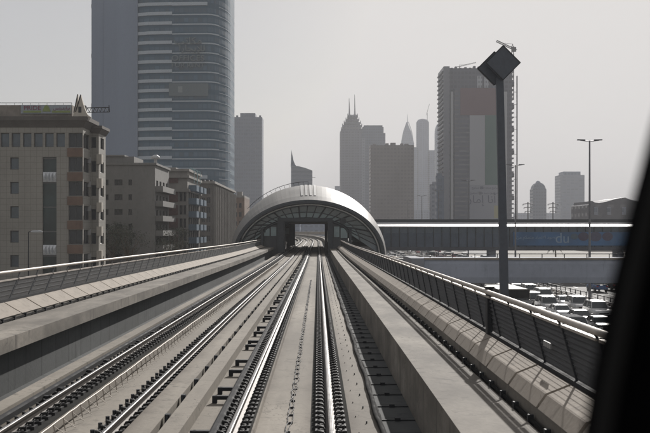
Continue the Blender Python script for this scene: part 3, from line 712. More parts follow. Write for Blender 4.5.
# lorry by the viaduct
TR = thing('lorry', (18.5, 88, 0), 'grey box lorry passing beside the viaduct, only its top showing over the parapet', 'lorry')
LM = weathered('lorry_box_paint', (.10,.098,.095), var=.25, rough=.6)
m = MB(); m.box(17.1, 20.0, 85, 92.5, 1.15, Z_(289.5, 85)); bxo = m.build('cargo_box', LM, TR)
m = MB(); zt4 = Z_(289.5, 85)
for x in (17.12, 19.98): m.tube([(x,84.97,1.2),(x,84.97,zt4)], .05, 5)
m.tube([(17.1,84.97,zt4),(20,84.97,zt4)], .06, 6); m.build('box_frame', plain('lorry_trim',(.5,.48,.45)), bxo)
m = MB(); m.loft([[(17.4,y,.55),(19.7,y,.55),(19.7,y,zz),(17.4,y,zz)] for y,zz in ((82.6,1.7),(83.1,2.9),(84.6,3.0))]); cab = m.build('cab', PT['white'], TR)
m = MB(); m.add([(17.5,82.62,1.75),(19.6,82.62,1.75),(19.55,83.08,2.75),(17.55,83.08,2.75)], [(0,1,2,3)]); m.build('windscreen', GLASSD, cab)
m = MB(); m.box(17.3,19.8,82.7,92.3,.7,1.14); m.build('chassis', BLACK, TR)
for x in (17.25, 19.55):
    for y in (83.6, 90.2, 91.4): m = MB(); m.tube([(x,y,.5),(x+.3,y,.5)], .5, 14); m.build('wheel', TYRE, TR)
# traffic far beyond the footbridge
cols = ['white','white','white','silver','silver','grey','black','white','beige','red']
k = 0
rows = [('sedan','suv','van')[i % 3] for i in range(9)]
for lane, x in enumerate((13.6,17.2,20.8,24.4,28.4,36.8,40.4,44.2,48,52.4)):
    y = 205+R.uniform(0,12)
    while y < 470 and k < 170:
        opp = x > 33
        if R.random() < (.8 if not opp else .5):
            kd = R.choice(['sedan','sedan','suv','suv','van']); c = R.choice(cols)
            lab = '%s %s in the %s, under the footbridge' % (c, {'sedan':'saloon','suv':'four by four','van':'van'}[kd], ('lane nearest the viaduct','second lane from the viaduct','middle oncoming lane','fourth lane from the viaduct','fifth lane from the viaduct','departing median lane','second departing lane','middle departing lane','fourth departing lane','outermost departing lane')[lane])
            o = place(kd, c, lab, x+R.uniform(-.3,.3), y, PI if opp else 0, simple=True, group='%s %s cars in the distant %s traffic' % (c, kd, 'departing' if opp else 'oncoming')); k += 1
        y += R.uniform(7, 12)
for i in range(14):      # a few between the bridge and the footbridge
    x = (13.6,17.2,20.8,24.4,28.4)[i % 5]; y = 150+ (i//5)*14+R.uniform(0,4)
    kd = R.choice(['sedan','suv']); c = ('white','silver','grey')[i % 3]
    place(kd, c, '%s %s in the oncoming lanes between the two bridges' % (c, {'sedan':'saloon','suv':'four by four'}[kd]), x, y, simple=True, group='%s %s cars between the two bridges' % (c, kd))
# ------------------------------------------------------------------ city: helper for walls with real window openings
def wall_holes(mb, O, u, n, W, z0, z1, holes, depth=.3, mi=0):
    """O corner (x,y); u unit along wall; n outward normal; holes (a0,a1,b0,b1) along/height"""
    us = sorted({0, W} | {v for h in holes for v in h[:2]}); zsn = sorted({z0, z1} | {v for h in holes for v in h[2:4]})
    pt = lambda a, z, d=0: (O[0]+u[0]*a-n[0]*d, O[1]+u[1]*a-n[1]*d, z)
    for i in range(len(us)-1):
        for j in range(len(zsn)-1):
            a, b = us[i], us[i+1]; c, d = zsn[j], zsn[j+1]; mx, mz = (a+b)/2, (c+d)/2
            if any(h[0] < mx < h[1] and h[2] < mz < h[3] for h in holes): continue
            mb.add([pt(a,c),pt(b,c),pt(b,d),pt(a,d)], [(0,1,2,3)], mi)
    for a, b, c, d in holes:
        for p, q in (((a,c),(b,c)),((b,c),(b,d)),((b,d),(a,d)),((a,d),(a,c))):
            mb.add([pt(*p),pt(*q),pt(*q,depth),pt(*p,depth)], [(0,1,2,3)], mi)
def add_window(parent, O, u, n, h, depth, glass, frame, bars=1, name='window'):
    a, b, c, d = h; pt = lambda s, z, dd: Vector((O[0]+u[0]*s-n[0]*dd, O[1]+u[1]*s-n[1]*dd, z))
    m = MB(); m.add([pt(a,c,depth),pt(b,c,depth),pt(b,d,depth),pt(a,d,depth)], [(0,1,2,3)], 0)
    dd = depth-.05
    def bar(p, q): m.tube([p, q], .045, 4, 1, smooth=False)
    e = .04
    for p, q in (((a+e,c+e),(b-e,c+e)),((b-e,c+e),(b-e,d-e)),((b-e,d-e),(a+e,d-e)),((a+e,d-e),(a+e,c+e))): bar(pt(*p,dd), pt(*q,dd))
    for k in range(bars): s = a+(b-a)*(k+1)/(bars+1); bar(pt(s,c,dd), pt(s,d,dd))
    return m.build(name, [glass, frame], parent)
def tiles(name, col, tw, th, var=.15):
    if name in MATS: return MATS[name]
    m = weathered(name, col, var=var, big=.15, fine=5, rough=.7); nt = m.node_tree; b = nt.nodes['Principled BSDF']
    v, xyz = coords(nt); u = math_node(nt,'ADD',xyz[0],xyz[1])
    l = math_node(nt,'MAXIMUM', math_node(nt,'LESS_THAN',math_node(nt,'FRACT',math_node(nt,'DIVIDE',u,tw)),.05), math_node(nt,'LESS_THAN',math_node(nt,'FRACT',math_node(nt,'DIVIDE',xyz[2],th)),.05))
    src = b.inputs['Base Color'].links[0].from_socket
    nt.links.new(mixc(nt, math_node(nt,'MULTIPLY',l,.55), src, tuple(x*.35 for x in col)), b.inputs['Base Color']); return m
WG = plain('window_blue_glass', (.05,.07,.09), rough=.18, spec=.7, var=.5, scale=.25); WF = plain('window_frame_metal', (.12,.12,.12), rough=.5)
WD = plain('window_dark_glass', (.02,.024,.028), rough=.25, spec=.5, var=.5, scale=.3)

# ---- beige tiled building with the rooftop name board
Y1 = 120.0; s = Y1/F
STONE = tiles('beige_stone_tiles', (.30,.285,.255), .8, .8)
x0, x1 = X_(-70, Y1), X_(83, Y1); zt = Z_(117, Y1)
B1 = thing('tiled_building', ((x0+x1)/2, Y1, 0), 'beige stone tiled block with rooftop name board and pointed roof ornaments', 'building')
holes = []; kinds = []
def hx(a, b, c, d): return (X_(a,Y1)-x0, X_(b,Y1)-x0, Z_(d,Y1), Z_(c,Y1))
for k in range(-5, 6):
    a = 0.5+11.15*k; holes.append(hx(a, a+8.6, 133, 147)); kinds.append('w')
for r_ in range(7):
    for a in (-55, -20, 10.2): 
        y = 157.5+24.4*r_
        holes.append(hx(a, a+8.6, y, y+12)); kinds.append('w')
holes.append(hx(42.5, 56.5, 157, 330)); kinds.append('strip')
for r_ in range(8):
    y = 133+24.2*r_ ; holes.append(hx(68.5, 82.2, y, y+14.5)); kinds.append('corner')
m = MB(); wall_holes(m, (x0,Y1), (1,0), (0,-1), x1-x0, 0, zt, holes, .35)
wall_holes(m, (x1,Y1), (0,1), (1,0), 4.0, 0, zt, [(.5,3.6,h[2],h[3]) for h,k in zip(holes,kinds) if k=='corner'], .3)
m.box(x0, x1-.4, Y1+.5, Y1+6, 0, zt-.01); m.box(x0, x1-9, Y1+6, Y1+26, 0, zt-.02); m.build('wall', STONE, B1)
for h, k in zip(holes, kinds):
    if k == 'strip':
        m = MB(); pt = lambda a, z: (x0+a, Y1+.33, z); m.add([pt(h[0],h[2]),pt(h[1],h[2]),pt(h[1],h[3]),pt(h[0],h[3])], [(0,1,2,3)]); m.build('window_strip', plain('deep_teal_glass',(.02,.035,.035),rough=.2,var=.5,scale=.2), B1)
        for j in range(8):
            z = Z_(157+24.4*j, Y1)
            if z > 1: m = MB(); m.box(x0+h[0]+.02, x0+h[1]-.02, Y1+.2, Y1+.34, z-.25, z-.12); m.build('transom', WF, B1)
    else: add_window(B1, (x0,Y1), (1,0), (0,-1), h, .33, WD if k != 'w' else WG, WF, 1 if k=='corner' else 0)
    if k == 'corner': add_window(B1, (x1,Y1), (0,1), (1,0), (.5,3.6,h[2],h[3]), .28, WD, WF, 1)
BRN = weathered('brown_spandrel', (.19,.13,.10), var=.2)
for r_ in range(7):
    y = 147.7+24.2*r_; m = MB(); m.box(X_(67.5,Y1), X_(82.9,Y1), Y1-.14, Y1+.04, Z_(y+9,Y1), Z_(y+.4,Y1)); m.build('spandrel', BRN, B1)
for ya, yb in ((172,182),(245,255)):    # folded white panels in the glass strip
    m = MB(); xs = [X_(42.8+3.35*i, Y1) for i in range(5)]
    for i in range(4):
        za, zb = Z_(yb,Y1), Z_(ya,Y1); xm = (xs[i]+xs[i+1])/2; zm = (za+zb)/2
        m.add([(xs[i],Y1+.1,za),(xs[i+1],Y1+.1,za),(xs[i+1],Y1+.1,zb),(xs[i],Y1+.1,zb),(xm,Y1-.45,zm)], [(0,1,4),(1,2,4),(2,3,4),(3,0,4)])
    m.build('folded_panel', plain('white_folded_panel', (.6,.62,.64), rough=.4), B1)
CORN = weathered('dark_cornice', (.12,.11,.10), var=.2)
def cornice(x0, x1, ya, yb, z0, z1, proj, nm='cornice'):
    m = MB(); rings = []
    for f, p in ((0,.05),(.25,.25),(.6,proj*.8),(.62,proj),(1,proj)):
        rings.append([(x0-p,ya-p,z0+(z1-z0)*f),(x1+p,ya-p,z0+(z1-z0)*f),(x1+p,yb,z0+(z1-z0)*f),(x0-p,yb,z0+(z1-z0)*f)])
    m.loft(rings); m.build(nm, CORN, B1)
cornice(x0, x1, Y1, Y1+6, Z_(127.5,Y1), Z_(117,Y1), .7)
m = MB(); m.box(x0+1, X_(70,Y1), Y1+1, Y1+8, zt, Z_(104,Y1)); m.build('roof_parapet', weathered('roof_plaster',(.27,.24,.21)), B1)
m = MB(); m.tube([(x0,Y1+1,Z_(101.8,Y1)),(X_(70,Y1),Y1+1,Z_(101.8,Y1))], .035, 6)
for k in range(18): x = x0+1+k*1.1; m.tube([(x,Y1+1,Z_(104,Y1)),(x,Y1+1,Z_(101.8,Y1))], .025, 5)
m.build('roof_railing', DARKM, B1)
m = MB(); m.box(X_(19,Y1), X_(69.5,Y1), Y1+.75, Y1+.95, Z_(112.8,Y1), Z_(104,Y1)); nb = m.build('name_board', plain('pale_name_board', (.30,.33,.36), rough=.6), B1)
PUR = plain('maroon_letters', (.20,.05,.08)); GRN = plain('green_board_strip', (.22,.27,.08))
text_mesh('lettering', 'PRIDE', .80, PUR, nb, (X_(30.5,Y1), Y1+.73, Z_(109.2,Y1)), squash=1.12)
text_mesh('lettering', '\uFEB2\uFEE7\uFEF4\uFEAA\uFEF3\uFE8D\uFEAE\uFE91', .62, PUR, nb, (X_(60,Y1), Y1+.73, Z_(108.8,Y1)))
for a, b in ((21.5,39.5),(50.5,69)): m = MB(); m.box(X_(a,Y1), X_(b,Y1), Y1+.71, Y1+.74, Z_(112,Y1), Z_(110,Y1)); m.build('strip', GRN, nb)
c = P(44.8, 108.2, Y1); m = MB(); m.prism_y([(c.x-.55,c.z-.35),(c.x+.55,c.z-.35),(c.x+.3,c.z+.3),(c.x,c.z+.55),(c.x-.3,c.z+.3)], Y1+.7, Y1+.74); m.build('emblem', GRN, nb)
# pointed ornaments: white curved fins with dark edge
FIN = weathered('cream_fin_render', (.5,.46,.40), var=.15)
for (bxl, bxr, tx, ty, yy) in ((70.5,78.3,75.9,93.3,.9),(74,92,81.3,95.0,-.3)):
    m = MB(); pr = []
    for f in [i/8 for i in range(9)]:
        g_ = f**.6; pr.append((bxl+(tx-bxl)*f**.92, 118+(ty-118)*f))
    rg = [(X_(x,Y1), Z_(y,Y1)) for x, y in pr] + [(X_(bxr+(tx-bxr)*(1-f)**.5,Y1), Z_(118+(ty-118)*(1-f),Y1)) for f in [i/8 for i in range(1,9)]]
    m.prism_y(rg, Y1+yy, Y1+yy+.5); fo = m.build('roof_fin', FIN, B1)
    m = MB(); m.tube([(X_(x,Y1), Y1+yy-.02, Z_(y,Y1)) for x, y in pr[2:]], .075, 6); m.build('fin_edge', DARKM, fo)
m = MB(); m.box(X_(79,Y1), X_(82,Y1), Y1-.34, Y1-.28, Z_(113,Y1), Z_(107,Y1)); m.build('fin_louvre', DARKM, B1)
# set-back wing on the right
xa, xb_, Y2 = x1-.2, X_(98.8, 124), 124.0; zt_w = Z_(133, Y2)
hw = [(X_(91,Y2)-xa, X_(96,Y2)-xa, Z_(153+24*r_-5,Y2), Z_(137+24*r_,Y2)) for r_ in range(6)]
m = MB(); wall_holes(m, (xa,Y2), (1,0), (0,-1), xb_-xa, 0, zt_w, hw, .3); wall_holes(m, (xb_,Y2), (0,1), (1,0), 4, 0, zt_w, [(1+4*i,3+4*i,h[2],h[3]) for i in range(1) for h in hw], .3)
m.box(xa+.4, xb_-.4, Y2+.4, Y2+4, 0, zt_w-.01); wg = m.build('wing_wall', STONE, B1)
for h in hw:
    add_window(B1, (xa,Y2), (1,0), (0,-1), h, .28, WD, WF, 0)
    for i in range(1): add_window(B1, (xb_,Y2), (0,1), (1,0), (1+4*i,3+4*i,h[2],h[3]), .28, WD, WF, 0)
cornice(xa+.4, xb_, Y2, Y2+4, Z_(133.5,Y2), Z_(126,Y2), .6)
for r_ in range(6):
    z = Z_(161+24*r_, Y2); m = MB(); m.box(X_(97,Y2), xb_+.45, Y2-.3, Y2+.5, z-.4, z+.9); m.build('bracket_block', FIN, B1)
    m = MB(); m.box(X_(88,Y2), X_(91,Y2), Y2-.5, Y2, z-.3, z+.5); m.build('air_conditioner', plain('ac_unit', (.4,.4,.4)), B1)
# lattice arm sticking out from the roof
LA = thing('lattice_arm', (X_(84,123), 123, Z_(114,123)), 'horizontal dark lattice arm jutting right from the tiled building roof', 'lattice arm')
m = MB(); p = [P(84,108,123), P(109,107.5,123), P(84,112.5,123), P(109.5,112,123)]
m.tube([p[0],p[1]], .06, 5); m.tube([p[2],p[3]], .06, 5); m.tube([p[1]+Vector((0,0,.3)),p[3]], .06, 5)
for k in range(7): a, b = p[0].lerp(p[1],k/7), p[2].lerp(p[3],(k+.5)/7); m.tube([a,b],.035,4); m.tube([b,p[0].lerp(p[1],(k+1)/7)],.035,4)
m.build('truss', DARKM, LA); m = MB(); m.box(p[2].x-.3, p[2].x+.3, 122.7, 123.3, zt_w-.1, p[0].z+.3); m.build('mast', DARKM, LA)

# ---- street blocks stepping away beside the line
def block(px0, px1, ytop, Y, depth, label, wall, wins, sidewins=None, pane=WD, roofbits=(), recess=.3, bars=1, cat='building'):
    a, b = X_(px0, Y), X_(px1, Y); zt = Z_(ytop, Y)
    o = thing('street_block', ((a+b)/2, Y, 0), label, cat, None)
    hs_ = [(X_(q0,Y)-a, X_(q1,Y)-a, Z_(r1,Y), Z_(r0,Y)) for q0,q1,r0,r1 in wins if Z_(r1,Y) > .2]
    sh = sidewins or []
    m = MB(); wall_holes(m, (a,Y), (1,0), (0,-1), b-a, 0, zt, hs_, recess); wall_holes(m, (b,Y), (0,1), (1,0), depth, 0, zt, sh, recess)
    m.box(a, b-.4, Y+.4, Y+depth, 0, zt-.01); m.build('wall', wall, o)
    for h in hs_[:100]: add_window(o, (a,Y), (1,0), (0,-1), h, recess-.02, pane, WF, bars)
    for h in sh[:100]: add_window(o, (b,Y), (0,1), (1,0), h, recess-.02, pane, WF, bars)
    return o, a, b, zt
PLA = weathered('cream_plaster', (.22,.215,.205), var=.18, big=.15)
wins = [(q0,q1,179.5+14.8*r_,185.5+14.8*r_) for r_ in range(6) for q0,q1 in ((102,108.5),(114.5,122.5),(128.5,132))]
sw = [(1.2+3.2*i, 3.0+3.2*i, Z_(190+14.8*r_,150), Z_(180+14.8*r_,150)) for r_ in range(6) for i in range(4) if Z_(190+14.8*r_,150) > 0]
o, a, b, zt = block(95, 155, 165, 150, 14, 'plain cream block with small paired windows next to the tiled building', PLA, wins, sw)
m = MB(); m.box(a-.3, b+.3, 149.7, 164, zt, zt+.35); m.build('cornice', PLA, o)
m = MB(); m.box(X_(103,152), X_(134,152), 152, 160, zt, Z_(156.5,152)); m.box(X_(104,152), X_(125,152), 151.7, 160, Z_(156.5,152), Z_(155,152)); m.build('penthouse', PLA, o)
m = MB(); c = P(155.5,158.5,150.5); m.loft([[(c.x+math.cos(t*PI/8)*r_, 150.5+math.sin(t*PI/8)*r_, z) for t in range(16)] for r_, z in ((.25,zt+.3),(.25,zt+1),(.75,c.z),(.7,c.z+.3),(.3,c.z+.6))], smooth=True); m.build('roof_tank', plain('roof_tank_white',(.5,.5,.5)), o)
for r_ in range(6):
    z = Z_(190.5+14.8*r_, 150)
    if z < .5: continue
    m = MB(); m.box(b-.01, b+1.3, 150.3, 163.5, z-.18, z); m.box(b+1.2, b+1.3, 150.3, 163.5, z, z+.75); m.box(b, b+1.3, 150.25, 150.35, z, z+.75); m.build('balcony', PLA, o)
for r_ in range(3):
    z = Z_(234+14.5*r_-1, 149.5); m = MB(); m.box(X_(104,149), X_(134,149), 149.0, 149.9, z, z+.35); m.build('ledge', PLA, o)
# brown panelled block
TAN = weathered('tan_frame_render', (.27,.255,.235), var=.15); RED = plain('brown_red_panel', (.11,.06,.052), rough=.6, var=.25)
wins = [(q0,q1,192+13.2*r_,201.5+13.2*r_) for r_ in range(6) for q0,q1 in ((179.5,182.5),(183.5,186))]
o, a, b, zt = block(160, 187.5, 169.5, 168, 17, 'tan framed block with dark brown panels and blue side balconies', TAN, wins, [(1.5+3*i,3.8+3*i,Z_(200+13.2*r_,168),Z_(191+13.2*r_,168)) for r_ in range(5) for i in range(5)])
for r_ in range(7):
    y0 = 178 if r_ == 0 else 192+13.2*(r_-1); m = MB(); m.box(X_(168,168), X_(178,168), 167.82, 168.02, max(.1,Z_(y0+(5 if r_==0 else 9.8),168)), max(.2,Z_(y0,168))); m.build('panel', RED, o)
for y in (169.5, 176, 190): m = MB(); m.box(a-.2, b+.4, 167.5, 186, Z_(y,168)-.35, Z_(y,168)+.1); m.build('cornice', TAN, o)
m = MB(); m.box(X_(162,168), X_(175,168), 169, 176, zt, Z_(167,168)); m.build('penthouse', TAN, o)
BAL = plain('blue_grey_balcony', (.12,.17,.22), rough=.4)
for r_ in range(6):
    z = Z_(190+13.2*r_, 168)
    if z < .5: continue
    for yy in (169.5, 175.5, 181): m = MB(); m.box(b+.0, b+1.5, yy, yy+3.6, z-.15, z); m.box(b+1.42, b+1.5, yy, yy+3.6, z, z+1.0); m.box(b, b+1.45, yy-.02, yy+.06, z, z+1.0); m.build('balcony', BAL, o)
# green lattice frame on its roof
SF = thing('roof_frame', tuple(P(193,168,176)), 'pale green arched lattice frame on the roof of the tan block', 'roof frame')
m = MB()
for yy in (174, 178):
    for k in range(5): x = X_(186+3.2*k, 176); m.tube([(x,yy,Z_(176,176)-1.5),(x,yy,Z_(168.5,176)-.3*abs(k-2))], .06, 5)
    m.tube([(X_(186+3.2*k,176),yy,Z_(168.5,176)-.3*abs(k-2)) for k in range(5)], .07, 5); m.tube([(X_(186,176),yy,Z_(173,176)),(X_(199,176),yy,Z_(173,176))], .05, 5)
m.build('lattice', plain('pale_green_steel', (.25,.38,.40)), SF)
# long dark flank block
wins = [(q0,q1,188+9.5*r_,194+9.5*r_) for r_ in range(6) for q0,q1 in ((201.5,205),(206.5,210.5))]
o, a, b, zt = block(199, 212.5, 183.5, 205, 52, 'long dark fronted block stretching away towards the station arch', weathered('grey_brown_render',(.14,.13,.12)), wins, [(1.5+4*i,4.2+4*i,h0,h0+1.7) for i in range(12) for h0 in (3,6.2,9.4,12.6,15.8)])
for k in range(14): m = MB(); m.box(b+.02, b+.9, 206+k*3.7, 206.3+k*3.7, .2, zt-.6); m.build('side_fin', TAN, o)
m = MB(); m.box(a-.3, b+.6, 204.6, 257.5, zt, zt+.5); m.build('roof_edge', TAN, o)
for k in range(6): m = MB(); m.box(b-4.6, b-2.4, 210+k*8, 212+k*8, zt+.5, zt+1.2+.4*(k%3)); m.build('roof_plant', WALLM, o)
o, a, b, zt = block(233, 244.5, 197.5, 268, 20, 'small brown block between the dark block and the station arch', weathered('brown_brick_render',(.22,.16,.125)), [(q,q+2.6,203+9*r_,208+9*r_) for r_ in range(4) for q in (234.5,239)])
m = MB(); m.box(a, b, 267.8, 288, zt, zt+.6); m.build('roof_edge', TAN, o)
m = MB(); m.box(a+1, a+2.5, 270, 273, zt+.6, zt+1.8); m.build('roof_plant', TAN, o)

# ---- the tall tower on the left: plain concrete shaft and banded glass bow front
Y3 = 380.0; sc = Y3/F
T1 = thing('banded_tower', (X_(160,Y3), Y3+20, 0), 'tall tower with plain grey shaft and blue glass front striped by pale bands', 'tower')
m = MB(); m.box(X_(91.5,Y3), X_(137.5,Y3), Y3, Y3+34, 0, 122); m.box(X_(103,Y3), X_(103.4,Y3), Y3-.15, Y3, 0, 122); m.build('shaft', weathered('blue_grey_concrete', (.21,.255,.335), var=.12, big=.05, streak=(1,1,.1)), T1)
for k in range(4):
    m = MB(); z = Z_(3+50*k, Y3); m.box(X_(90,Y3), X_(91.5,Y3), Y3+2, Y3+5, z-1.6, z); m.build('shaft_lug', TAN, T1)
xl, xm, xr2 = X_(137.5,Y3), X_(208,Y3), X_(227,Y3)
front = [(xl, Y3+1.0)]+[(xl+(xm-xl)*k/6, Y3-2.2*math.sin(PI*k/12)) for k in range(1,7)]
arc = [(xm+(xr2-xm)*math.sin(t*PI/2/8), Y3-2.2+20*(1-math.cos(t*PI/2/8))) for t in range(1,9)]
poly = front+arc+[(xr2,Y3+34),(xl,Y3+34)]
TG = facade('tower_blue_glass', (.015,.07,.12), (.008,.045,.08), 4.03, 1.9, .45, .85, rough=.55, jitter=.5)
m = MB(); m.prism(poly, 0, 120); m.build('glazing', TG, T1)
BAND = plain('pale_tower_band', (.36,.41,.46), rough=.6)
def offs(pts, d):
    out = []
    for i, p in enumerate(pts):
        a = Vector(pts[max(0,i-1)]); b = Vector(pts[min(len(pts)-1,i+1)]); t = (b-a).normalized(); out.append((p[0]+t.y*d, p[1]-t.x*d))
    return out
def bandp(m, pts, z0, z1, d=.35):
    o_ = offs(pts, d); m.loft([[(p[0],p[1],z0),(q_[0],q_[1],z0),(q_[0],q_[1],z1),(p[0],p[1],z1)] for p, q_ in zip(pts, o_)])
allf = front+arc
for k in range(30):
    z = Z_(3.2+9.57*k, Y3)
    if z < 1: break
    m = MB(); full = (k % 9 == 0)
    bandp(m, front[:4], z-1.35, z, .45); 
    if full: bandp(m, front[3:], z-1.5, z-.1, .45)
    else: bandp(m, allf[3:10], z-1.5, z-1.0, .2)
    bandp(m, allf[9:], z-1.5, z-1.25, .08)
    m.build('floor_band', BAND, T1)
m = MB(); m.box(X_(170,Y3), X_(209,Y3), Y3-2.9, Y3-2.75, Z_(97,Y3), Z_(84.5,Y3)); ob = m.build('banner', plain('grey_blue_banner', (.08,.11,.125)), T1)
m = MB(); m.box(X_(179,Y3), X_(183.5,Y3), Y3-3.0, Y3-2.9, Z_(93.5,Y3), Z_(87.5,Y3)); m.build('emblem', plain('pale_banner_print', (.17,.2,.21)), ob)
LT = plain('pale_letter_film', (.11,.15,.165))
for s_, sz, x, y in (('OFFICES', 3.3, 189, 62), ('FOR RENT', 2.6, 189, 68.5), ('\uFE8D\uFEAD\uFE8E\uFEA0\uFEF3\uFEFA\uFEDF', 3.6, 193, 52.5), ('\uFE90\uFE97\uFE8E\uFEDC\uFEE3', 3.8, 189, 45)):
    text_mesh('lettering', s_, sz, LT, T1, (X_(x,Y3), Y3-2.95, Z_(y,Y3)), squash=1.15, extrude=.3)

# ---- far towers
def tower(px0, px1, ytop, Y, label, mat, depth=None, z0=0, name='distant_tower', cat='tower'):
    a, b = X_(px0,Y), X_(px1,Y); d = depth or (b-a)*.9; zt = Z_(ytop,Y)
    o = thing(name, ((a+b)/2, Y+d/2, 0), label, cat)
    m = MB(); m.box(a, b, Y, Y+d, z0, zt); m.build('body', mat, o); return o, a, b, Y, d, zt
GB = lambda n, wl, gl, fh=3.6, bw=3.2, fz=.5, fu=.65: facade(n, wl, gl, fh, bw, fz, fu)
def roofbox(o, a, b, y0, y1, z0, z1, mat, nm='roof_storey'): m = MB(); m.box(a, b, y0, y1, z0, z1); return m.build(nm, mat, o)
m1 = GB('ft1',(.07,.10,.155),(.025,.045,.08),3.6,2.4)
o,a,b,Y,d,zt = tower(234,262,117,900,'dark blue grey slab tower with stepped top left of the station arch', m1)
roofbox(o, X_(240,Y), X_(255,Y), Y+2, Y+d-2, zt, Z_(112.8,Y), m1)
for x in (236,259): roofbox(o, X_(x,Y), X_(x+2,Y), Y+1, Y+3, zt, zt+1.8, m1, 'roof_plant')
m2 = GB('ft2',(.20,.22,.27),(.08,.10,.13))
o,a,b,Y,d,zt = tower(226,241.5,155,1150,'paler lower tower partly behind the banded tower and the stepped slab', m2); roofbox(o, a, a+6, Y, Y+8, zt, zt+7, m2)
# sail topped building
Y = 760; o = thing('sail_building', (X_(302,Y), Y+8, 0), 'small building with sloping roof and thin curved spire above the arch', 'tower')
m3 = facade('ft3',(.17,.19,.23),(.08,.10,.13),3.4,40,.45,1)
pts = [(291,240),(312.3,240),(312.3,170.5),(305,167.8),(298,166),(291,166)]
m = MB(); m.prism_y([(X_(x,Y),Z_(y,Y)) for x,y in pts], Y, Y+18); m.build('body', m3, o)
m = MB(); sp = [(290.6,166.2),(291.0,158),(291.4,149.5),(292.1,154),(293.3,160),(294.8,164),(296.5,166.2)]; m.prism_y([(X_(x,Y),Z_(y,Y)) for x,y in sp], Y+3, Y+7); m.build('spire', m1, o)
m = MB(); m.tube([P(312.3,177.5,Y+2),P(315.5,177.5,Y+2)], .15, 5); m.build('bracket', DARKM, o)
# twin spired tower
Y = 1250; m4 = facade('ft4',(.12,.13,.165),(.04,.045,.06),3.7,4.2,.45,.6)
o = thing('twin_spire_tower', (X_(352,Y), Y+16, 0), 'twin spired skyscraper with tapering crown left of centre skyline', 'tower')
m = MB(); m.box(X_(340.3,Y), X_(363.5,Y), Y, Y+32, 0, Z_(131,Y)); m.build('body', m4, o)
for (q0,q1,ya,yb) in ((341.3,362.8,131,127),(342.5,361.8,127,123.5),(344.2,360.6,123.5,120.5),(346,359,120.5,117.5),(347.8,357.6,117.5,113.5)):
    m = MB(); m.box(X_(q0,Y), X_(q1,Y), Y+2, Y+30, Z_(ya,Y), Z_(yb+1.4,Y)); n = 7
    for k in range(n+1): x = q0+(q1-q0)*k/n; m.box(X_(x,Y)-.5, X_(x,Y)+.5, Y+1.5, Y+2.6, Z_(ya,Y), Z_(yb+(.0 if k in (0,n) else .9),Y))
    m.build('crown_tier', m4, o)
for x, yt in ((349.3,98.2),(354.8,94.5)): m = MB(); m.tube([P(x,115,Y+10),P(x,108,Y+10),P(x-.2,yt,Y+10)], 1.25, 6, r2=.3); m.build('spire', m4, o)
for k in range(2): m = MB(); m.box(X_(346.5+7*k,Y), X_(349+7*k,Y), Y-1.2, Y, 0, Z_(130,Y)); m.build('pilaster', m4, o)
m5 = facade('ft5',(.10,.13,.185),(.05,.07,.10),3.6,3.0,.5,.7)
o,a,b,Y,d,zt = tower(362.5,383.6,127,1180,'blue grey tower with flat chamfered top right of the twin spires', m5); roofbox(o,X_(364,Y),X_(382.5,Y),Y+1,Y+d-1,zt,Z_(125.2,Y),m5); roofbox(o,X_(383.6,Y),X_(385.4,Y),Y,Y+d,0,Z_(133,Y),m5,'side_wing')
m = MB(); m.box(X_(362,1170),X_(365,1170),1168,1170,0,Z_(138,1170)); m.build('pilaster', m2, o)
m6 = facade('ft6',(.14,.122,.118),(.07,.06,.06),3.3,3.1,.5,.62)
o,a,b,Y,d,zt = tower(370.5,414,145,820,'wide brownish residential slab in front of the spired towers', m6, depth=22)
for q0,q1,h_ in ((386,389,1.6),(391,396,2.0),(401,403.5,1.5),(405,409,1.2),(373,376,1.0)): roofbox(o,X_(q0,Y),X_(q1,Y),Y+3,Y+10,zt,zt+h_*1.2,m6,'roof_plant')
m = MB(); m.box(X_(397.5,Y),X_(398.3,Y),Y-.4,Y,0,zt); m.build('joint_fin', m6, o)
# pointed spire tower
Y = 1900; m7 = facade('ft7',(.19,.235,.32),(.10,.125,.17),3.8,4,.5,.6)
o = thing('pointed_tower', (X_(407.5,Y), Y+14, 0), 'pointed skyscraper with open tapering crown and needle behind the brown slab', 'tower')
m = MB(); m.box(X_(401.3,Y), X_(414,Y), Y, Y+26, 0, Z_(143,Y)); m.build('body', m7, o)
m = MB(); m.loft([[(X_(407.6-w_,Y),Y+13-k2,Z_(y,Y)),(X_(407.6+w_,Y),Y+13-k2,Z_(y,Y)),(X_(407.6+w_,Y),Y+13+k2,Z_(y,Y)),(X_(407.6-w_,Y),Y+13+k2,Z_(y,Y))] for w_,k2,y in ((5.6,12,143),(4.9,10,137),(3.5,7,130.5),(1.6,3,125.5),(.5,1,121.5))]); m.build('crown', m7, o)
for s_ in (-1,1): m = MB(); m.tube([P(407.6+s_*6,143,Y),P(407.6+s_*4,131,Y),P(407.6+s_*.8,122,Y)], .7, 5); m.build('crown_rib', m7, o)
m = MB(); m.tube([P(407.6,123,Y+13),P(407.6,114,Y+13)], 1.0, 6, r2=.3); m.build('spire', m7, o)
Y = 1700; o = thing('domed_tower', (X_(423,Y), Y+12, 0), 'pale tower with low domed top and a thin crane right of the pointed tower', 'tower')
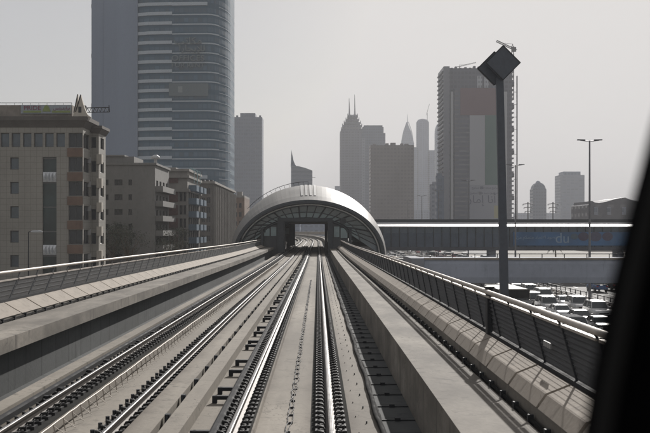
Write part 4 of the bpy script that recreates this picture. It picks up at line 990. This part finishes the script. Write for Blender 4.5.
def domed(o, q0, q1, yt, Y, dome, mat, shoulders=None):
    cx = X_((q0+q1)/2,Y); r_ = (X_(q1,Y)-X_(q0,Y))/2
    m = MB(); m.loft([[(cx+r_*math.cos(t*PI/12+.1), Y+r_+r_*math.sin(t*PI/12+.1), z) for t in range(24)] for z in (0, Z_(yt,Y))], smooth=False); m.build('body', mat, o)
    h_ = dome*Y/F; m = MB(); m.loft([[(cx+r_*f*math.cos(t*PI/12+.1), Y+r_+r_*f*math.sin(t*PI/12+.1), Z_(yt,Y)+h_*g_) for t in range(24)] for f,g_ in ((.93,0),(.88,.35),(.7,.7),(.35,.93),(.05,1))], smooth=True); m.build('dome', mat, o)
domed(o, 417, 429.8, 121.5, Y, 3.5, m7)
for q0,q1,yt in ((413.8,417.5,147),(429.5,435.6,150)): roofbox(o,X_(q0,Y),X_(q1,Y),Y+4,Y+24,0,Z_(yt,Y),m7,'side_wing')
m = MB(); m.tube([P(427.3,122,Y+12),P(427.3,113,Y+12)], .5, 5); m.tube([P(426.4,115,Y+12),P(429.5,104,Y+12)], .4, 5); m.build('crane', DARKM, o)
Y = 1500; o = thing('rounded_tower', (X_(441,Y), Y+12, 0), 'pale tower with rounded shoulder just left of the flag banner tower', 'tower')
m = MB(); pr = [(436.4,240),(446,240),(446,120.5)]+[(441.5-5.1*math.sin(t*PI/12)+.0, 133-12*math.cos(t*PI/12)) for t in range(1,7)]; m.prism_y([(X_(x,Y),Z_(y,Y)) for x,y in pr], Y, Y+24); m.build('body', m7, o)

# ---- tower under construction with the flag banner
Y = 640; MC = facade('construction_frame',(.095,.105,.135),(.03,.035,.055),3.25,2.6,.6,.7,rough=.8)
CT = thing('flag_banner_tower', (X_(478,Y), Y+20, 0), 'unfinished concrete tower hung with a tall red, white and green banner', 'tower')
m = MB(); m.box(X_(447,Y), X_(512,Y), Y+.5, Y+36, 0, Z_(68,Y)); m.build('frame', MC, CT)
m = MB(); m.box(X_(443.6,Y), X_(449.5,Y), Y-1, Y+30, 0, Z_(66.5,Y)); m.build('left_core', facade('mc2',(.17,.18,.21),(.12,.13,.15),3.25,6,.5,.5), CT)
for q0,q1 in ((450.5,453),(502.5,506.8)): m = MB(); m.box(X_(q0,Y), X_(q1,Y), Y-1.4, Y+.5, 0, Z_(92,Y)); m.build('pier', plain('pale_concrete_pier',(.3,.31,.33)), CT)
m = MB(); m.box(X_(454,Y), X_(502,Y), Y-1.6, Y+.5, 0, Z_(89,Y)); m.build('front_screen', facade('mc3',(.08,.09,.12),(.09,.095,.105),3.25,5,.3,.9), CT)
for q0,q1,ya,yb in ((477,482,76,88),(484,488.5,77,88)): m = MB(); m.box(X_(q0,Y), X_(q1,Y), Y-.6, Y+.5, Z_(yb,Y), Z_(ya,Y)); m.build('pale_bay', facade('mc4',(.34,.36,.4),(.1,.11,.13),3.25,1.7,.5,.5), CT)
nfl = int((Z_(66,Y)-8)/3.25)
for k in range(nfl):
    z = 8+k*3.25; m = MB(); m.box(X_(442.2,Y), X_(443.6,Y), Y+1, Y+27, z, z+.9); m.box(X_(512,Y), X_(514.2,Y), Y+1, Y+27, z, z+1.0)
    if k % 5 == 2: m.box(X_(512,Y), X_(514.6,Y), Y+1, Y+9, z, z+3)
    m.build('slab_edge', MC, CT)
for i in range(13):
    x = 451+i*4.6; h_ = R.uniform(.4,1.8); m = MB(); m.box(X_(x,Y), X_(x+R.uniform(1,2.6),Y), Y+2, Y+6, Z_(68,Y), Z_(68,Y)+h_); m.build('formwork', MC, CT)
Yk = Y-1.9
bn = MB(); bn.box(X_(460,Y), X_(499,Y), Yk-.12, Yk, Z_(115.5,Y), Z_(88.5,Y)); ban = bn.build('banner', plain('banner_red',(.12,.065,.075),rough=.8), CT)
for q0,q1,ya,yb,nm,c in ((469.2,484.4,115.5,185,'white',(.30,.31,.34)),(484.4,498,115.5,185,'green',(.05,.115,.10)),(469.2,498,185,219.5,'grey',(.24,.25,.29)),(493.5,498.5,205.5,218,'sand',(.32,.30,.16)),(498,501,92,219,'black',(.03,.03,.035))):
    m = MB(); dd = .06 if nm=='sand' else 0; m.box(X_(q0,Y), X_(q1,Y)-.05, Yk-.12-dd, Yk-dd, Z_(yb,Y), Z_(ya,Y)-.05); m.build('banner_panel', plain('banner_'+nm, c, rough=.8), ban)
NAVY = plain('banner_navy_letters', (.04,.05,.09))
text_mesh('lettering', '\uFEAD\uFE8E\uFEE3\uFE87 \uFE8E\uFEE7\uFE83', 7.6, NAVY, ban, (X_(481.5,Y), Yk-.2, Z_(203,Y)), squash=1.05, extrude=.05)
for yy, sx in ((188.7, 485),(194, 483.5)): text_mesh('lettering', '\uFEA2\uFEE3\uFE8E\uFEB4\uFE97 \uFEFD\uFED3 \uFEAA\uFEA4\uFE98\uFEE3 \uFEA2\uFEE3\uFE8E\uFEB4\uFE97', 2.0, NAVY, ban, (X_(sx,Y), Yk-.2, Z_(yy,Y)), extrude=.05)
def crane(x, ybase, ytop, jib, Y, label, thick=.45):
    o = thing('tower_crane', tuple(P(x,ybase,Y)), label, 'crane')
    def lat(nm, a, b, w_, n):
        m = MB(); a, b = Vector(a), Vector(b)
        dv = (b-a).normalized(); e = Vector((0,1,0)) if abs(dv.y)<.9 else Vector((1,0,0)); f = dv.cross(e)
        cs = [(e+f)*w_, (e-f)*w_, (-e-f)*w_, (-e+f)*w_]
        for c in cs: m.tube([a+c,b+c], thick*.25, 4)
        for k in range(n):
            for i in range(4): m.tube([a.lerp(b,k/n)+cs[i], a.lerp(b,(k+1)/n)+cs[(i+1)%4]], thick*.16, 3)
        m.build(nm, DARKM, o)
    lat('mast', P(x,ybase,Y), P(x,ytop,Y), thick, 14)
    (jx, jy), (tx, ty) = jib
    lat('jib', P(tx,ty,Y), P(jx,jy,Y), thick*.8, 14)
    m = MB(); c = P(x+1.2,ytop+3.2,Y); m.box(c.x-thick*2, c.x+thick*2, Y-1, Y+1, c.z-thick*2.6, c.z+thick*2); m.build('cab', DARKM, o)
    m = MB(); m.tube([P(x,ytop-2,Y), P(x,ytop,Y)], thick*.4, 4); m.tube([P(x,ytop-2,Y), P((x+jx)/2,(ytop+jy)/2-.3,Y)], thick*.15, 4); m.build('apex', DARKM, o)
crane(512.7, 100, 46, ((496.5,41),(516.5,50.5)), 650, 'dark luffing crane on the flag banner tower above the sign boards', .7)
crane(459.5, 70, 66.5, ((476,62.5),(457,67)), 650, 'low crane lying along the roof of the flag banner tower', .3)
PO = thing('hoist_mast', (X_(517,650), 650, 0), 'thin pale hoist mast standing free right of the flag banner tower', 'mast')
m = MB(); m.tube([(X_(517,650),650,0),(X_(517,650),650,Z_(76,650))], .55, 6); m.build('mast', plain('pale_hoist_steel',(.25,.25,.27)), PO)
m = MB()
for k in range(12): m.tube([(X_(517,650),650,10+k*9),(X_(513.5,650),650,10+k*9)], .15, 4)
m.build('tie', DARKM, PO)
# lower things behind the footbridge
o,a,b,Y,d,zt = tower(436.5,444,176,500,'grey podium block at the foot of the flag banner tower', m5); roofbox(o,a,a+3,Y,Y+3,zt,zt+1.5,m5)
o,a,b,Y,d,zt = tower(431,444,184,760,'low grey building left of the flag banner tower', m2, cat='building', name='low_building'); roofbox(o,X_(433,Y),X_(438,Y),Y+1,Y+5,zt,zt+2,m2)
Y = 1000; o = thing('small_domed_tower', (X_(539.5,Y), Y+8, 0), 'small domed tower alone between the hoist mast and the pale office block', 'tower')
m = MB(); m.box(X_(532.8,Y), X_(546.4,Y), Y, Y+14, 0, Z_(189,Y)); m.build('body', m5, o)
m = MB(); m.loft([[(X_(539.6,Y)+w_*Y/F*sx, Y+7+w_*Y/F*sy, Z_(y,Y)) for sx,sy in ((-1,-.9),(1,-.9),(1,.9),(-1,.9))] for w_,y in ((6.4,189),(5.6,186),(4.2,183.8),(2.4,182.6))]); m.build('shoulder', m5, o)
m = MB(); m.loft([[(X_(539.6,Y)+2.9*f*math.cos(t*PI/8), Y+7+2.9*f*math.sin(t*PI/8), Z_(184,Y)+g_*2.9) for t in range(16)] for f,g_ in ((1,0),(1,.5),(.8,1),(.4,1.3),(.05,1.4))], smooth=True); m.build('dome', m7, o)
o,a,b,Y,d,zt = tower(560.5,584.5,175,1080,'pale office block with flat roof, left of the nearest median lamp', facade('ft8',(.24,.27,.33),(.17,.2,.25),3.6,5,.4,.8)); roofbox(o,X_(564,Y),X_(581,Y),Y+2,Y+d-2,zt,Z_(171.5,Y),m7)
Y = 430; o = thing('gabled_building', (X_(614,Y), Y+15, 0), 'low wide building with gabled roofline beside the window pillar', 'building')
pts = [(589,240),(660,240),(660,207),(637,201),(630,199.5),(625,197.5),(617,198.5),(607,201.5),(599,203),(595,202.5),(592,201),(591,203.5),(589,205)]
m = MB(); m.prism_y([(X_(x,Y),Z_(y,Y)) for x,y in pts], Y, Y+30); m.build('body', facade('ft9',(.08,.08,.095),(.09,.09,.10),4,6,.4,.5), o)
for q in (594,607,622): m = MB(); m.box(X_(q,Y), X_(q+4,Y), Y-.3, Y, Z_(215,Y), Z_(207,Y)); m.build('recess_panel', m2, o)
for i, (q0,q1,yt,Y,lab) in enumerate(((516,533,213,1400,'low hazy block right of the sign pole'),(546,561,213,1500,'low hazy block left of the pale office block'),(584,591,212,900,'low block by the foot of the nearest median lamp'),(414,431,210,1300,'low hazy building above the left end of the footbridge'),(335,342,186,1600,'tiny hazy block just left of the twin spired tower'))):
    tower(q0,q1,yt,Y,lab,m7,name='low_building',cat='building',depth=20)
for i, (x, yt) in enumerate(((528,202),(553,202))):
    lab = ('thin power pylon left of the small domed tower','thin power pylon right of the small domed tower')[i]; Y = 520
    o = thing('pylon', (X_(x,Y),Y,0), lab, 'pylon', 'power pylons'); m = MB(); m.tube([(X_(x,Y),Y,0),(X_(x,Y),Y,Z_(yt,Y))], .35, 5)
    m.build('mast', DARKM, o); m = MB()
    for dy, w_ in ((1.5,5),(5,4),(9,3)): m.tube([P(x-w_,yt+dy+.6,Y),P(x,yt+dy,Y),P(x+w_,yt+dy+.6,Y)], .22, 4); m.tube([P(x-w_,yt+dy+.6,Y),P(x-w_,yt+dy+2,Y)], .2, 4); m.tube([P(x+w_,yt+dy+.6,Y),P(x+w_,yt+dy+2,Y)], .2, 4)
    m.build('cross_arm', DARKM, o)
# small thing on the far side of the line seen through the station: a crossing bridge and low blocks
o = thing('far_crossing_bridge', (-20, 430, 0), 'low pale bridge crossing the line far beyond the station opening', 'bridge')
m = MB(); m.box(-70, 30, 430, 438, 7.2, 8.6); m.build('deck', COPE, o)
for x in (-60,-40,-20,12): m = MB(); m.box(x-1,x+1,431,437,0,7.2); m.build('pier', COPE, o)
for q0,q1,yt,Y,lab in ((262,300,214,620,'hazy block glimpsed through the left of the station opening'),(300,345,219,700,'hazy block glimpsed through the right of the station opening')):
    tower(q0,q1,yt,Y,lab,m7,name='low_building',cat='building',depth=20)
# trees along the road
LEAF = plain('palm_leaf_green', (.06,.075,.035), rough=.7, var=.4, scale=1.5); BARK = weathered('palm_bark', (.16,.12,.085))
def palm(x, y, h_, label):
    o = thing('palm_tree', (x,y,0), label, 'palm tree', 'palms by the road beyond the bridge')
    m = MB(); m.tube([(x,y,0),(x+.1,y,h_*.5),(x,y,h_)], .22, 8, r2=.15); m.build('trunk', BARK, o)
    m = MB(); q = random.Random(int(x*7+y))
    for k in range(26):
        a = q.uniform(0,2*PI); e = q.uniform(-.5,1.1); L = q.uniform(1.7,2.4); pv = None
        for t in range(6):
            f = t/5; r_ = L*f; z = h_+math.sin(e)*r_-1.3*f*f*L*.6; c = Vector((x+math.cos(a)*r_*math.cos(e*.6), y+math.sin(a)*r_*math.cos(e*.6), z)); wd = .38*math.sin(PI*min(.95,f+.12))
            pr = (c, Vector((-math.sin(a),math.cos(a),-.5))*wd, Vector((math.sin(a),-math.cos(a),-.5))*wd)
            if pv: m.add([pv[0],pv[0]+pv[1],pr[0]+pr[1],pr[0]], [(0,1,2,3)]); m.add([pv[0],pv[0]+pv[2],pr[0]+pr[2],pr[0]], [(0,1,2,3)])
            pv = pr
    m.build('crown', LEAF, o)
for i,(x,y,h_) in enumerate(((58,118,5.5),(58.5,150,5),(10.5,112,3.6),(58,220,6))): palm(x,y,h_,('palm beyond the far carriageway nearest the bridge','palm beyond the far carriageway behind the bridge','short palm on the verge right of the viaduct parapet','palm farthest along the road')[i])

LEAF2 = plain('dusty_leaf_green', (.055,.065,.04), rough=.8, var=.5, scale=.8)
def tree(x, y, h_, sp, seed, label, dens=900):
    o = thing('street_tree', (x,y,0), label, 'tree', 'street trees beside the line'); q = random.Random(seed)
    m = MB(); m.tube([(x,y,0),(x+.1,y,h_*.3),(x-.05,y+.1,h_*.55)], .2, 8, r2=.12); tips = []
    for k in range(16):
        a = q.uniform(0,2*PI); z0 = h_*q.uniform(.3,.55); r1 = sp*q.uniform(.4,.95); z1 = h_*q.uniform(.55,.98)
        p1 = (x+math.cos(a)*r1*.5, y+math.sin(a)*r1*.5, (z0+z1)/2+.3); p2 = (x+math.cos(a)*r1, y+math.sin(a)*r1, z1)
        m.tube([(x,y,z0),p1,p2], .07, 5, r2=.02); tips += [p1, p2]
        for j in range(4):
            b_ = (p2[0]+q.uniform(-1,1)*sp*.4, p2[1]+q.uniform(-1,1)*sp*.4, p2[2]+q.uniform(-.2,.9)); m.tube([p2, b_], .018, 4, r2=.006); tips.append(b_)
    m.build('trunk', BARK, o); m = MB()
    for k in range(dens):
        c = Vector(q.choice(tips))+Vector((q.gauss(0,.4),q.gauss(0,.4),q.gauss(0,.32))); s_ = q.uniform(.06,.15)
        e = Vector((q.gauss(0,1),q.gauss(0,1),q.gauss(0,1))).normalized(); f_ = e.orthogonal().normalized()
        m.add([c-e*s_, c+f_*s_*.6, c+e*s_, c-f_*s_*.6], [(0,1,2,3)])
    m.build('crown', LEAF2, o)
for i,(px,Z,yt,sp,dn,lab) in enumerate(((128,143,228,2.4,1100,'leafy tree low in front of the middle of the cream block'),(112,146,226,2.2,1500,'small leafy tree by the left side of the cream block'),(181,160,226,2.2,1300,'small tree at the foot of the tan block'),(168,152,229,2.2,1500,'small bushy tree between the cream and tan blocks'))):
    tree(X_(px,Z), Z, Z_(yt,Z), sp, 31+i, lab, dn)

# ------------------------------------------------------------------ pillar of our own train's front window, close to the lens
WP = thing('window_pillar', (.27, .62, EYE-.3), 'out of focus black pillar of the train window at the right edge', 'window pillar')
def PP(x, y, Z): return (X_(x,Z), Z, Z_(y,Z))
m = MB(); Zp = .62; edge = [(690,40),(675,95),(664,135),(655,170),(646,203),(638,236),(629,272),(620,310),(612,350),(604,390),(597,433),(588,490),(572,590),(560,660)]
m.loft([[PP(x,y,Zp),PP(x+150,y,Zp-.02),(PP(x+150,y,Zp)[0]+.02,Zp+.10,Z_(y,Zp)),(PP(x+14,y,Zp)[0],Zp+.06,Z_(y,Zp))] for x,y in edge], smooth=False)
m.build('pillar', plain('matt_black_trim', (.003,.003,.0035), rough=1, spec=.0), WP)
m = MB(); m.tube([PP(x+6,y,Zp-.012) for x,y in edge], .006, 6); m.build('rubber_seal', BLACK, WP)

# ------------------------------------------------------------------ haze
hz = MB(); hz.box(-4300, 4300, -260, 6500, -1.5, 262)
hm = bpy.data.materials.new('haze_air'); hm.use_nodes = True; n_ = hm.node_tree; n_.nodes.clear()
pv = n_.nodes.new('ShaderNodeVolumePrincipled'); pv.inputs['Color'].default_value = (.865,.868,.89,1); pv.inputs['Density'].default_value = .00031; pv.inputs['Anisotropy'].default_value = .1
oo = n_.nodes.new('ShaderNodeOutputMaterial'); n_.links.new(pv.outputs[0], oo.inputs['Volume'])
tag(hz.build('haze', hm), kind='stuff')
